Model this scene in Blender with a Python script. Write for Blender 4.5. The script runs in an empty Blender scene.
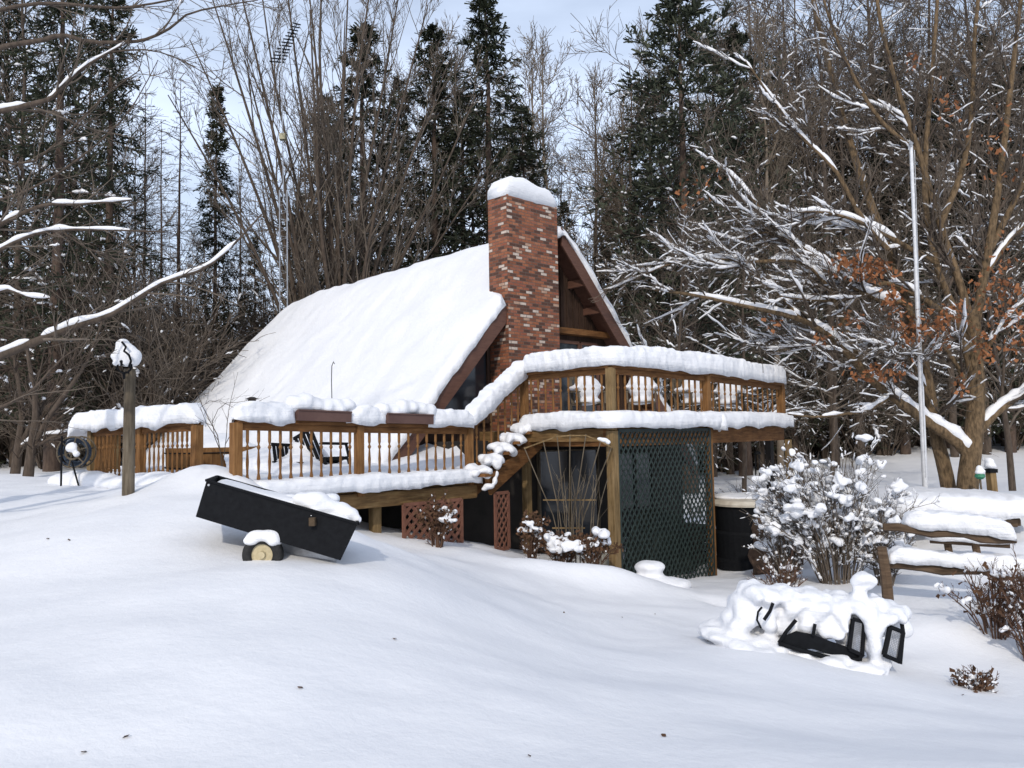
import bpy, bmesh, math, random
import numpy as np
from mathutils import Vector, Matrix, noise

random.seed(7)
rng = np.random.default_rng(11)
SC = bpy.context.scene
COL = SC.collection
R = math.radians

# ------------------------------------------------------------------ camera
EYE = 1.6
F = 784.0
PITCH, ROLL = R(3.72), R(1.0)
fw = Vector((0, math.cos(PITCH), math.sin(PITCH)))
rt0 = Vector((1, 0, 0))
up0 = rt0.cross(fw)
rt = rt0 * math.cos(ROLL) - up0 * math.sin(ROLL)
upv = rt0 * math.sin(ROLL) + up0 * math.cos(ROLL)
CAM = Vector((0, 0, EYE))


def P(u, v, Y):
    """world point at world depth Y that the photograph shows at pixel u, v"""
    d = fw + rt * ((u - 512) / F) - upv * ((v - 384) / F)
    return CAM + d * (Y / d.y)


def PX(p):
    d = Vector(p) - CAM
    z = d.dot(fw)
    return 512 + F * d.dot(rt) / z, 384 - F * d.dot(upv) / z


cam_d = bpy.data.cameras.new('camera')
cam_o = bpy.data.objects.new('camera', cam_d)
COL.objects.link(cam_o)
cam_d.sensor_width = 36
cam_d.lens = F / 1024 * 36
cam_d.clip_start = 0.1
cam_d.clip_end = 2000
M = Matrix((rt, upv, -fw)).transposed().to_4x4()
M.translation = CAM
cam_o.matrix_world = M
SC.camera = cam_o


# ------------------------------------------------------------------ tagging
def tag(o, label=None, cat=None, group=None, kind=None):
    if label: o['label'] = label
    if cat: o['category'] = cat
    if group: o['group'] = group
    if kind: o['kind'] = kind
    return o


def thing(name, label, cat, loc=(0, 0, 0), group=None, kind=None):
    o = bpy.data.objects.new(name, None)
    o.empty_display_size = 0.2
    COL.objects.link(o)
    o.location = loc
    return tag(o, label, cat, group, kind)


def world_of(o):
    m = Matrix.LocRotScale(o.location, o.rotation_euler, o.scale)
    return (world_of(o.parent) @ m) if o.parent else m


def link(name, me, parent=None):
    """link a mesh whose vertices are in world space; keeps them there under a parent"""
    o = bpy.data.objects.new(name, me)
    COL.objects.link(o)
    if parent is not None:
        o.parent = parent
        inv = world_of(parent).inverted()
        me.transform(inv)
    return o


def dup(root, loc=None, rotz=None, scale=None, label=None, group=None):
    r = root.copy(); COL.objects.link(r)
    if loc is not None: r.location = loc
    if rotz is not None: r.rotation_euler = (0, 0, rotz)
    if scale is not None: r.scale = scale
    if label: r['label'] = label
    if group: r['group'] = group
    for ch in list(root.children):
        c = ch.copy(); COL.objects.link(c); c.parent = r
        for g in list(ch.children):
            d = g.copy(); COL.objects.link(d); d.parent = c
    return r


# ------------------------------------------------------------------ materials
def newmat(name):
    m = bpy.data.materials.new(name)
    m.use_nodes = True
    nt = m.node_tree
    b = nt.nodes['Principled BSDF']
    return m, nt, b


def ramp(nt, fac, stops, interp='LINEAR'):
    r = nt.nodes.new('ShaderNodeValToRGB')
    r.color_ramp.interpolation = interp
    e = r.color_ramp.elements
    while len(e) < len(stops): e.new(0.5)
    for i, (p, c) in enumerate(stops):
        e[i].position = p
        e[i].color = (*c, 1) if len(c) == 3 else c
    nt.links.new(fac, r.inputs[0])
    return r.outputs[0]


def tex_noise(nt, scale, detail=3, rough=0.55, sc3=(1, 1, 1), coord='Object', off=0):
    tc = nt.nodes.new('ShaderNodeTexCoord')
    mp = nt.nodes.new('ShaderNodeMapping')
    mp.inputs['Scale'].default_value = sc3
    mp.inputs['Location'].default_value = (off, off * 1.3, off * .7)
    nt.links.new(tc.outputs[coord], mp.inputs[0])
    n = nt.nodes.new('ShaderNodeTexNoise')
    n.inputs['Scale'].default_value = scale
    n.inputs['Detail'].default_value = detail
    n.inputs['Roughness'].default_value = rough
    nt.links.new(mp.outputs[0], n.inputs['Vector'])
    return n.outputs['Fac']


def bump(nt, b, h, strength, dist):
    n = nt.nodes.new('ShaderNodeBump')
    n.inputs['Strength'].default_value = strength
    n.inputs['Distance'].default_value = dist
    nt.links.new(h, n.inputs['Height'])
    nt.links.new(n.outputs[0], b.inputs['Normal'])
    return n


def simple(name, c1, c2, scale=8, rough=0.8, sc3=(1, 1, 1), bs=0.3, bd=0.01, metallic=0, spec=0.3, detail=4):
    m, nt, b = newmat(name)
    f = tex_noise(nt, scale, detail, 0.6, sc3)
    c = ramp(nt, f, [(0.3, c1), (0.7, c2)])
    nt.links.new(c, b.inputs['Base Color'])
    b.inputs['Roughness'].default_value = rough
    b.inputs['Metallic'].default_value = metallic
    b.inputs['Specular IOR Level'].default_value = spec
    if bs: bump(nt, b, f, bs, bd)
    return m


def snow_mat(name, big=True):
    m, nt, b = newmat(name)
    f = tex_noise(nt, 1.1, 4, 0.5)
    f2 = tex_noise(nt, 9, 6, 0.65, off=3)
    f3 = tex_noise(nt, 90, 3, 0.6, off=7)
    c = ramp(nt, f, [(0.3, (0.76, 0.775, 0.81)), (0.7, (0.82, 0.83, 0.855))])
    nt.links.new(c, b.inputs['Base Color'])
    b.inputs['Roughness'].default_value = 0.65
    b.inputs['Specular IOR Level'].default_value = 0.25
    a = nt.nodes.new('ShaderNodeMath'); a.operation = 'MULTIPLY_ADD'
    nt.links.new(f3, a.inputs[0]); a.inputs[1].default_value = 0.09
    nt.links.new(f2, a.inputs[2])
    if not big:
        f4 = tex_noise(nt, 1.6, 4, 0.6, (1, 1, 16), off=11)      # faint settled layers
        a2 = nt.nodes.new('ShaderNodeMath'); a2.operation = 'MULTIPLY_ADD'
        nt.links.new(f4, a2.inputs[0]); a2.inputs[1].default_value = 0.55; nt.links.new(a.outputs[0], a2.inputs[2])
        a = a2
    bump(nt, b, a.outputs[0], 0.35 if big else 0.7, 0.03)
    return m


MS = snow_mat('snow_surface', True)
MSC = snow_mat('snow_clump', False)


def wood(name, c1, c2, c3, vert=True, s=3.0):
    m, nt, b = newmat(name)
    sc3 = (9, 9, 0.9) if vert else (1, 1, 9)
    f = tex_noise(nt, s, 5, 0.65, sc3)
    f2 = tex_noise(nt, 2.3, 4, 0.6, off=5)
    c = ramp(nt, f, [(0.28, c1), (0.5, c2), (0.75, c3)])
    mx = nt.nodes.new('ShaderNodeMix'); mx.data_type = 'RGBA'; mx.blend_type = 'MULTIPLY'
    mx.inputs[0].default_value = 0.7
    c2_ = ramp(nt, f2, [(0.3, (0.45, 0.45, 0.43)), (0.62, (1, 1, 1))])
    nt.links.new(c, mx.inputs[6]); nt.links.new(c2_, mx.inputs[7])
    nt.links.new(mx.outputs[2], b.inputs['Base Color'])
    b.inputs['Roughness'].default_value = 0.8
    b.inputs['Specular IOR Level'].default_value = 0.2
    bump(nt, b, f, 0.5, 0.006)
    return m


M_RAIL = wood('stained_wood', (0.10, 0.046, 0.016), (0.21, 0.102, 0.036), (0.31, 0.168, 0.068))
M_RAILH = wood('stained_wood_long', (0.08, 0.034, 0.012), (0.165, 0.075, 0.027), (0.25, 0.125, 0.048), False)
M_POST = wood('weathered_wood', (0.10, 0.065, 0.03), (0.21, 0.14, 0.065), (0.30, 0.21, 0.11))
M_LOG = wood('log_beam', (0.09, 0.055, 0.025), (0.19, 0.11, 0.045), (0.27, 0.18, 0.08), False)
M_GREYPOST = wood('grey_post', (0.06, 0.048, 0.034), (0.13, 0.105, 0.075), (0.19, 0.16, 0.12))
M_FENCE = wood('old_fence', (0.05, 0.032, 0.02), (0.11, 0.072, 0.045), (0.17, 0.12, 0.08), False)
M_RAKE = simple('brown_trim', (0.085, 0.040, 0.028), (0.125, 0.062, 0.043), 5, 0.6, (1, 1, 6), 0.15, 0.004)
M_PLANTER = simple('brown_planter', (0.085, 0.045, 0.038), (0.12, 0.068, 0.055), 5, 0.6)
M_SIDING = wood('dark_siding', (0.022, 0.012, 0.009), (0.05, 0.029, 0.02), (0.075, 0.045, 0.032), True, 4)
M_DARK = simple('dark_shade_wall', (0.02, 0.018, 0.016), (0.035, 0.03, 0.027), 3, 0.9)  # near black; on the under-deck walls it stands in for shade
M_BROWNLAT = simple('brown_lattice', (0.13, 0.055, 0.035), (0.2, 0.09, 0.06), 9, 0.8)
M_GREENLAT = simple('green_lattice', (0.012, 0.020, 0.018), (0.026, 0.040, 0.036), 9, 0.5)
M_BLACK = simple('black_steel', (0.005, 0.0055, 0.007), (0.009, 0.010, 0.012), 20, 0.75, bs=0.1, spec=0.12)
M_RUBBER = simple('black_rubber', (0.012, 0.012, 0.012), (0.03, 0.03, 0.03), 30, 0.8)
M_CREAM = simple('cream_paint', (0.40, 0.34, 0.21), (0.55, 0.47, 0.30), 20, 0.5)
M_BLUE = simple('blue_hose', (0.02, 0.03, 0.05), (0.03, 0.05, 0.08), 20, 0.5)
M_GREYMETAL = simple('grey_metal', (0.35, 0.36, 0.38), (0.5, 0.52, 0.55), 12, 0.4, metallic=0.6, bs=0.1)
M_POLE = simple('pole_paint', (0.55, 0.56, 0.58), (0.72, 0.73, 0.75), 12, 0.35, metallic=0.2, bs=0.1, spec=0.5)
M_ANT = simple('antenna_metal', (0.10, 0.12, 0.12), (0.2, 0.22, 0.22), 12, 0.5, metallic=0.4)
M_GREEN = simple('green_paint', (0.03, 0.16, 0.09), (0.05, 0.22, 0.13), 12, 0.5)
M_BARK = simple('grey_brown_bark', (0.045, 0.034, 0.026), (0.105, 0.08, 0.062), 6, 0.95, (3, 3, .8), 0.6, 0.02)
M_BARK2 = simple('olive_bark', (0.05, 0.035, 0.02), (0.22, 0.15, 0.085), 6, 0.95, (3, 3, 1.0), 0.9, 0.05, detail=8)
M_TWIG = simple('twig_bark', (0.075, 0.060, 0.047), (0.17, 0.138, 0.11), 3, 0.95, bs=0)
M_TWIG2 = simple('pale_twig_bark', (0.12, 0.095, 0.07), (0.22, 0.18, 0.14), 3, 0.95, bs=0)
M_TWIGR = simple('reddish_twig', (0.075, 0.04, 0.026), (0.14, 0.08, 0.052), 3, 0.95, bs=0)
M_CBARK = simple('conifer_bark', (0.05, 0.034, 0.026), (0.11, 0.078, 0.06), 6, 0.95, (3, 3, .8), 0.5, 0.02)
M_NEEDLE = simple('spruce_needles', (0.014, 0.019, 0.011), (0.040, 0.046, 0.024), 1.2, 0.8, bs=0)
M_NEEDLE2 = simple('pine_needles', (0.026, 0.034, 0.021), (0.066, 0.074, 0.047), 1.2, 0.8, bs=0)
M_LEAF = simple('russet_leaves', (0.16, 0.06, 0.025), (0.34, 0.145, 0.062), 2.5, 0.85, bs=0)
M_DRY = simple('dry_leaves', (0.05, 0.025, 0.014), (0.14, 0.075, 0.04), 4, 0.9, bs=0)


def glass_mat():
    m, nt, b = newmat('dark_window_glass')
    b.inputs['Base Color'].default_value = (0.02, 0.024, 0.03, 1)
    b.inputs['Roughness'].default_value = 0.08
    b.inputs['Specular IOR Level'].default_value = 0.6
    f = tex_noise(nt, 1.2, 2)
    bump(nt, b, f, 0.15, 0.02)
    return m


M_GLASS = glass_mat()


def brick_mat():
    m, nt, b = newmat('used_brick')
    uv = nt.nodes.new('ShaderNodeUVMap')
    br = nt.nodes.new('ShaderNodeTexBrick')
    br.inputs['Color1'].default_value = (0, 0, 0, 1)
    br.inputs['Color2'].default_value = (1, 1, 1, 1)
    br.inputs['Mortar'].default_value = (0.5, 0.5, 0.5, 1)
    br.inputs['Scale'].default_value = 1.0
    br.inputs['Mortar Size'].default_value = 0.006
    br.inputs['Mortar Smooth'].default_value = 0.2
    br.inputs['Brick Width'].default_value = 0.172
    br.inputs['Row Height'].default_value = 0.0605
    nt.links.new(uv.outputs[0], br.inputs['Vector'])
    c = ramp(nt, br.outputs['Color'], [(0.0, (0.085, 0.036, 0.022)), (0.14, (0.21, 0.072, 0.034)), (0.28, (0.30, 0.105, 0.048)),
                                       (0.46, (0.18, 0.065, 0.034)), (0.55, (0.34, 0.135, 0.068)), (0.62, (0.10, 0.042, 0.026)), (0.68, (0.27, 0.085, 0.045)),
                                       (0.77, (0.55, 0.46, 0.39)), (0.86, (0.42, 0.27, 0.19)), (0.91, (0.28, 0.10, 0.055))], 'CONSTANT')
    n = tex_noise(nt, 25, 4, 0.7)
    v = ramp(nt, n, [(0.3, (0.65, 0.63, 0.62)), (0.7, (1.1, 1.1, 1.1))])
    mx = nt.nodes.new('ShaderNodeMix'); mx.data_type = 'RGBA'; mx.blend_type = 'MULTIPLY'; mx.inputs[0].default_value = 1
    nt.links.new(c, mx.inputs[6]); nt.links.new(v, mx.inputs[7])
    mo = nt.nodes.new('ShaderNodeMix'); mo.data_type = 'RGBA'
    nt.links.new(br.outputs['Fac'], mo.inputs[0])
    nt.links.new(mx.outputs[2], mo.inputs[6]); mo.inputs[7].default_value = (0.10, 0.075, 0.06, 1)
    nt.links.new(mo.outputs[2], b.inputs['Base Color'])
    b.inputs['Roughness'].default_value = 0.85
    inv = nt.nodes.new('ShaderNodeMath'); inv.operation = 'SUBTRACT'; inv.inputs[0].default_value = 1
    nt.links.new(br.outputs['Fac'], inv.inputs[1])
    bump(nt, b, inv.outputs[0], 0.7, 0.01)
    return m


M_BRICK = brick_mat()


# ------------------------------------------------------------------ mesh builders
class MB:
    def __init__(s): s.v = []; s.f = []; s.m = []; s.uv = None

    def add(s, vs, fs, mi=0):
        o = len(s.v)
        s.v += [tuple(x) for x in vs]
        s.f += [tuple(i + o for i in f) for f in fs]
        s.m += [mi] * len(fs)
        return s

    def hexa(s, c, mi=0):
        """c: 8 corners, bottom ring then top ring"""
        return s.add(c, [(3, 2, 1, 0), (4, 5, 6, 7), (0, 1, 5, 4), (1, 2, 6, 5), (2, 3, 7, 6), (3, 0, 4, 7)], mi)

    def beam(s, a, b, w, h, upd=(0, 0, 1), mi=0):
        a = Vector(a); b = Vector(b)
        t = (b - a).normalized()
        sd = t.cross(Vector(upd))
        if sd.length < 1e-4: sd = t.cross(Vector((0, 1, 0)))
        sd.normalize()
        n = sd.cross(t).normalized()
        sd = sd * (w / 2); n = n * (h / 2)
        c = [a - sd - n, a + sd - n, b + sd - n, b - sd - n, a - sd + n, a + sd + n, b + sd + n, b - sd + n]
        return s.hexa(c, mi)

    def post(s, base, top, w, d=None, dirx=(1, 0, 0), mi=0):
        base = Vector(base); top = Vector(top); dx = Vector(dirx).normalized()
        dy = Vector((0, 0, 1)).cross(dx).normalized()
        dx = dx * (w / 2); dy = dy * ((d or w) / 2)
        c = [base - dx - dy, base + dx - dy, base + dx + dy, base - dx + dy]
        c += [top - dx - dy, top + dx - dy, top + dx + dy, top - dx + dy]
        return s.hexa(c, mi)

    def tube(s, pts, rads, n=8, mi=0, cap=True):
        pts = [Vector(p) for p in pts]
        if not hasattr(rads, '__len__'): rads = [rads] * len(pts)
        o = len(s.v)
        ref = Vector((0.13, 0.21, 1)).normalized()
        t0 = (pts[-1] - pts[0]).normalized()
        if abs(t0.dot(ref)) > 0.9: ref = Vector((1, 0.1, 0)).normalized()
        for i, p in enumerate(pts):
            t = (pts[min(i + 1, len(pts) - 1)] - pts[max(i - 1, 0)])
            if t.length < 1e-9: t = t0.copy()
            t.normalize()
            a = t.cross(ref)
            if a.length < 1e-3: a = t.cross(Vector((0, 1, 0.1)))
            a.normalize(); b = t.cross(a)
            for k in range(n):
                an = 2 * math.pi * k / n
                s.v.append(tuple(p + (a * math.cos(an) + b * math.sin(an)) * rads[i]))
        for i in range(len(pts) - 1):
            for k in range(n):
                k2 = (k + 1) % n
                s.f.append((o + i * n + k, o + i * n + k2, o + (i + 1) * n + k2, o + (i + 1) * n + k)); s.m.append(mi)
        if cap:
            s.f.append(tuple(o + k for k in range(n))[::-1]); s.m.append(mi)
            e = o + (len(pts) - 1) * n
            s.f.append(tuple(e + k for k in range(n))); s.m.append(mi)
        return s

    def build(s, name, mats, parent=None, smooth=False, bevel=0, link_=True):
        me = bpy.data.meshes.new(name)
        me.from_pydata(s.v, [], s.f)
        if not isinstance(mats, (list, tuple)): mats = [mats]
        for m in mats: me.materials.append(m)
        if len(mats) > 1: me.polygons.foreach_set('material_index', s.m)
        bm = bmesh.new(); bm.from_mesh(me)
        bmesh.ops.recalc_face_normals(bm, faces=bm.faces)
        bm.to_mesh(me); bm.free()
        if smooth: me.polygons.foreach_set('use_smooth', [True] * len(me.polygons))
        me.update()
        if not link_: return me
        o = link(name, me, parent)
        if bevel:
            md = o.modifiers.new('b', 'BEVEL'); md.width = bevel; md.segments = 2; md.limit_method = 'ANGLE'
        return o


def nz(p, s=1.0, o=0.0):
    return noise.noise(Vector((p[0] * s + o, p[1] * s - o, p[2] * s + 2 * o)))


def grid_mesh(name, rows, mat, parent=None, smooth=True, closed=False):
    """rows: list of equal-length lists of points"""
    n = len(rows[0]); v = [tuple(p) for r in rows for p in r]; f = []
    for i in range(len(rows) - 1):
        for k in range(n if closed else n - 1):
            k2 = (k + 1) % n
            f.append((i * n + k, i * n + k2, (i + 1) * n + k2, (i + 1) * n + k))
    if closed:
        f.append(tuple(range(n))); f.append(tuple((len(rows) - 1) * n + k for k in range(n))[::-1])
    me = bpy.data.meshes.new(name); me.from_pydata(v, [], f); me.materials.append(mat)
    bm = bmesh.new(); bm.from_mesh(me); bmesh.ops.recalc_face_normals(bm, faces=bm.faces); bm.to_mesh(me); bm.free()
    if smooth: me.polygons.foreach_set('use_smooth', [True] * len(me.polygons))
    return link(name, me, parent)


def resample(pts, step):
    pts = [Vector(p) for p in pts]
    out = [pts[0]]
    for a, b in zip(pts[:-1], pts[1:]):
        n = max(1, int((b - a).length / step))
        for i in range(1, n + 1): out.append(a.lerp(b, i / n))
    return out


def snow_rolls(name, paths, parent=None, mat=None, drip=0.06, noise_amp=0.02, step=0.035, seed=0.0):
    """paths: list of (points, width, height) - points run along the underside centre of the snow"""
    allv = []; allf = []
    for pi, (pts, w, h) in enumerate(paths):
        sm = resample(pts, step)
        for _ in range(8):
            sm = [sm[0]] + [(sm[i - 1] + sm[i] * 2 + sm[i + 1]) / 4 for i in range(1, len(sm) - 1)] + [sm[-1]]
        L = len(sm); NP = 26; NT = 20; o = len(allv); so = seed + pi * 3.7
        for i, p in enumerate(sm):
            t = (sm[min(i + 3, L - 1)] - sm[max(i - 3, 0)]); t.z = 0
            if t.length < 1e-6: t = Vector((1, 0, 0))
            t.normalize(); sd = Vector((-t.y, t.x, 0))
            e = min(i, L - 1 - i) * step / max(h, 0.05)
            ef = math.sqrt(max(0.0, 1 - max(0, 1 - e) ** 2))
            hh = h * (1 + 0.16 * nz(p, .9, so) + 0.07 * nz(p, 2.6, so)) * (0.12 + 0.88 * ef)
            ww = w * (1 + 0.12 * nz(p, 1.1, so + 5) + .015 * nz(p, 3.3, so)) * (0.35 + 0.65 * ef)
            sh = 0.03 * nz(p, 1.3, so + 21)
            dl = drip * max(0, 0.3 + 1.1 * nz(p, 2.4, so + 9) + .3 * nz(p, 6, so + 2)) + 0.006
            dr = drip * max(0, 0.3 + 1.1 * nz(p, 2.4, so + 14) + .3 * nz(p, 6, so + 8)) + 0.006
            for k in range(NP):
                if k <= NT:
                    a = math.pi * k / NT
                    ca, sa = math.cos(a), math.sin(a)
                    x = ww / 2 * math.copysign(abs(ca) ** 0.34, ca) + sh
                    z = hh * (max(sa, 0) ** 0.40)
                    z -= (dl if ca < 0 else dr) * (abs(ca) ** 9)
                else:
                    q = (k - NT) / (NP - NT)
                    x = -ww / 2 * (1 - 2 * q) * 0.93 + sh
                    z = -(dl * (1 - q) ** 2 + dr * q ** 2) * abs(1 - 2 * q) ** 2
                pt = p + sd * x + Vector((0, 0, z))
                d = noise_amp * (0.45 * nz(pt, 2.6, so) + 0.6 * nz(pt, 8, so + 3) + .28 * nz(pt, 19, so))
                nv = (sd * (x / ww * 2) + Vector((0, 0, (z / max(hh, .01)) - .2)))
                pt = pt + nv * d * 1.6 + t * (noise_amp * .5 * nz(pt, 7, so + 6))
                if k > NT: pt.z = min(pt.z, p.z)
                allv.append(tuple(pt))
        for i in range(L - 1):
            for k in range(NP):
                k2 = (k + 1) % NP
                allf.append((o + i * NP + k, o + i * NP + k2, o + (i + 1) * NP + k2, o + (i + 1) * NP + k))
        allf.append(tuple(o + k for k in range(NP))); allf.append(tuple(o + (L - 1) * NP + k for k in range(NP))[::-1])
    me = bpy.data.meshes.new(name); me.from_pydata(allv, [], allf); me.materials.append(mat or MSC)
    bm = bmesh.new(); bm.from_mesh(me); bmesh.ops.recalc_face_normals(bm, faces=bm.faces); bm.to_mesh(me); bm.free()
    me.polygons.foreach_set('use_smooth', [True] * len(me.polygons))
    return link(name, me, parent)


def snow_blob(name, balls, parent=None, voxel=0.035, amp=0.02, mat=None, fs=6, sm_it=4):
    """balls: (centre, (rx, ry, rz)); fused into one lumpy mass"""
    bm = bmesh.new()
    for c, r in balls:
        if not hasattr(r, '__len__'): r = (r, r, r)
        res = bmesh.ops.create_icosphere(bm, subdivisions=3 if len(balls) < 90 else 2, radius=1)
        for v in res['verts']:
            q = Vector((v.co.x * r[0], v.co.y * r[1], v.co.z * r[2])) + Vector(c)
            v.co = q + v.co.normalized() * nz(q, fs) * amp * 2 if v.co.length > 0 else q
    me = bpy.data.meshes.new(name); bm.to_mesh(me); bm.free()
    me.materials.append(mat or MSC)
    o = link(name, me, parent)
    md = o.modifiers.new('r', 'REMESH'); md.mode = 'VOXEL'; md.voxel_size = voxel; md.use_smooth_shade = True
    sm = o.modifiers.new('s', 'SMOOTH'); sm.factor = 0.7; sm.iterations = sm_it
    return o


# ------------------------------------------------------------------ fast tubes for branches
def nrm(a):
    return a / np.maximum(np.linalg.norm(a, axis=-1, keepdims=True), 1e-9)


def tubes_arrays(Pn, Rn, s):
    K, n, _ = Pn.shape
    T = np.empty_like(Pn)
    T[:, 1:-1] = Pn[:, 2:] - Pn[:, :-2]; T[:, 0] = Pn[:, 1] - Pn[:, 0]; T[:, -1] = Pn[:, -1] - Pn[:, -2]
    T = nrm(T)
    ax = nrm(Pn[:, -1] - Pn[:, 0])
    ref = np.tile(np.array([0.1, 0.2, 1.0]), (K, 1))
    ref[np.abs(ax[:, 2]) > 0.8] = [1.0, 0.15, 0.1]
    ref = nrm(ref)[:, None, :]
    A = nrm(np.cross(T, np.broadcast_to(ref, T.shape))); B = np.cross(T, A)
    an = np.arange(s) * 2 * np.pi / s
    V = Pn[:, :, None, :] + Rn[:, :, None, None] * (A[:, :, None, :] * np.cos(an)[None, None, :, None] + B[:, :, None, :] * np.sin(an)[None, None, :, None])
    base = (np.arange(K) * n * s)[:, None, None]
    i = np.arange(n - 1)[None, :, None]; k = np.arange(s)[None, None, :]
    k2 = (k + 1) % s
    Fq = np.stack([base + i * s + k, base + i * s + k2, base + (i + 1) * s + k2, base + (i + 1) * s + k], -1)
    return V.reshape(-1, 3), Fq.reshape(-1, 4)


def np_mesh(name, parts, mats, smooth=False):
    """parts: list of (V, F4, matindex)"""
    Vs = []; Fs = []; Ms = []; o = 0
    for V, Fq, mi in parts:
        if len(V) == 0: continue
        Vs.append(V); Fs.append(Fq + o); Ms.append(np.full(len(Fq), mi, np.int32)); o += len(V)
    V = np.concatenate(Vs).astype(np.float32); Fq = np.concatenate(Fs).astype(np.int32); Mi = np.concatenate(Ms)
    me = bpy.data.meshes.new(name)
    me.vertices.add(len(V)); me.vertices.foreach_set('co', V.ravel())
    me.loops.add(Fq.size); me.loops.foreach_set('vertex_index', Fq.ravel())
    me.polygons.add(len(Fq))
    me.polygons.foreach_set('loop_start', np.arange(0, Fq.size, 4, dtype=np.int32))
    me.polygons.foreach_set('loop_total', np.full(len(Fq), 4, np.int32))
    for m in mats: me.materials.append(m)
    me.polygons.foreach_set('material_index', Mi)
    if smooth: me.polygons.foreach_set('use_smooth', np.ones(len(Fq), bool))
    me.update(calc_edges=True)
    return me


def grow(Pp, Rp, m, lo, hi, len_lo, len_hi, ang, trop, jit, npts, r_k=0.6, r_tip=0.2, rmin=0.004, taper_t=0.5, up_perp=0.0, absolute=False):
    """children of a batch of polylines; lengths are a share of the parent's unless absolute"""
    K, n, _ = Pp.shape
    L = np.linalg.norm(np.diff(Pp, axis=1), axis=-1).sum(1)
    idx = np.repeat(np.arange(K), m); Q = len(idx)
    t = rng.uniform(lo, hi, Q)
    ft = t * (n - 1); i0 = np.minimum(ft.astype(int), n - 2); fr = (ft - i0)[:, None]
    a = Pp[idx, i0]; b = Pp[idx, i0 + 1]
    p = a * (1 - fr) + b * fr
    pr = Rp[idx, i0] * (1 - fr[:, 0]) + Rp[idx, i0 + 1] * fr[:, 0]
    pd = nrm(b - a)
    rv = rng.normal(size=(Q, 3)); rv[:, 2] += up_perp
    pe = nrm(rv - (rv * pd).sum(1, keepdims=True) * pd)
    th = np.radians(rng.uniform(ang[0], ang[1], Q))[:, None]
    d = np.cos(th) * pd + np.sin(th) * pe
    ln = rng.uniform(len_lo, len_hi, Q) * (1 if absolute else L[idx]) * (1 - taper_t * t)
    st = (ln / (npts - 1))[:, None]
    pts = [p]
    for k in range(npts - 1):
        d = nrm(d + rng.normal(size=(Q, 3)) * jit + np.array([0, 0, trop]))
        pts.append(pts[-1] + d * st)
    Pn = np.stack(pts, 1)
    r0 = np.maximum(np.minimum(pr * r_k, ln * 0.03), rmin)
    s = np.linspace(1, r_tip, npts)[None, :]
    Rn = np.maximum(r0[:, None] * s, rmin * 0.6)
    return Pn, Rn


def snow_on(Pn, Rn, prob, thick, s=4, maxslope=0.75, tmin=0.012, lift=0.7, rep=2, span=(.06, .3), full=0.0):
    """short broken ridges of snow lying along a share of the branches"""
    K = len(Pn); n = Pn.shape[1]
    Z = (np.zeros((0, 3)), np.zeros((0, 4), int))
    if K == 0: return Z
    idx = np.repeat(np.arange(K), rep)
    idx = idx[rng.random(len(idx)) < prob]
    if len(idx) == 0: return Z
    t0 = rng.uniform(0, .9, len(idx)); t1 = np.minimum(t0 + rng.uniform(*span, len(idx)), 1)
    if full:
        fm = rng.random(len(idx)) < full
        t0 = np.where(fm, .02, t0); t1 = np.where(fm, .98, t1)
    mm = max(4, min(n, 7))
    q = np.linspace(0, 1, mm)[None]
    tt = (t0[:, None] + (t1 - t0)[:, None] * q) * (n - 1)
    i0 = np.minimum(tt.astype(int), n - 2); f = (tt - i0)[..., None]
    ii = idx[:, None]
    Pq = Pn[ii, i0] * (1 - f) + Pn[ii, i0 + 1] * f
    Rq = Rn[ii, i0] * (1 - f[..., 0]) + Rn[ii, i0 + 1] * f[..., 0]
    ax = nrm(Pq[:, -1] - Pq[:, 0]); ok = np.abs(ax[:, 2]) < maxslope
    Pq = Pq[ok]; Rq = Rq[ok]
    if len(Pq) == 0: return Z
    env = np.sin(np.linspace(0.04, 0.97, mm) * np.pi) ** 0.4
    h = (Rq * thick + tmin) * env[None, :] * rng.uniform(0.65, 1.25, Rq.shape)
    Pq = Pq.copy(); Pq[:, :, 2] += Rq * lift + h * 0.55
    Pq += rng.normal(size=Pq.shape) * h[..., None] * .35
    return tubes_arrays(Pq, h, s)


def quads(c, d, up, ln, w):
    """free quads: centre-start c, direction d, side from up, length ln, width w"""
    sd = nrm(np.cross(d, up)) * w[:, None] / 2
    e = c + d * ln[:, None]
    V = np.stack([c - sd * .6, c + sd * .6, e + sd, e - sd], 1).reshape(-1, 3)
    Fq = np.arange(len(V)).reshape(-1, 4)
    return V, Fq


def one(pts, rads):
    return np.array([[tuple(p) for p in pts]], float), np.array([rads], float)


def smooth_poly(pts, rads, n):
    """Catmull-like resample of one guided limb"""
    pts = np.array([tuple(p) for p in pts], float); rads = np.array(rads, float)
    if len(rads) == 2: rads = np.linspace(rads[0], rads[1], len(pts))
    t = np.linspace(0, len(pts) - 1, n)
    out = []
    for x in t:
        i = min(int(x), len(pts) - 2); f = x - i
        p0 = pts[max(i - 1, 0)]; p1 = pts[i]; p2 = pts[i + 1]; p3 = pts[min(i + 2, len(pts) - 1)]
        out.append(0.5 * ((2 * p1) + (-p0 + p2) * f + (2 * p0 - 5 * p1 + 4 * p2 - p3) * f * f + (-p0 + 3 * p1 - 3 * p2 + p3) * f ** 3))
    rr = np.interp(t, np.arange(len(rads)), rads)
    return np.array(out)[None], rr[None]

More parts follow.
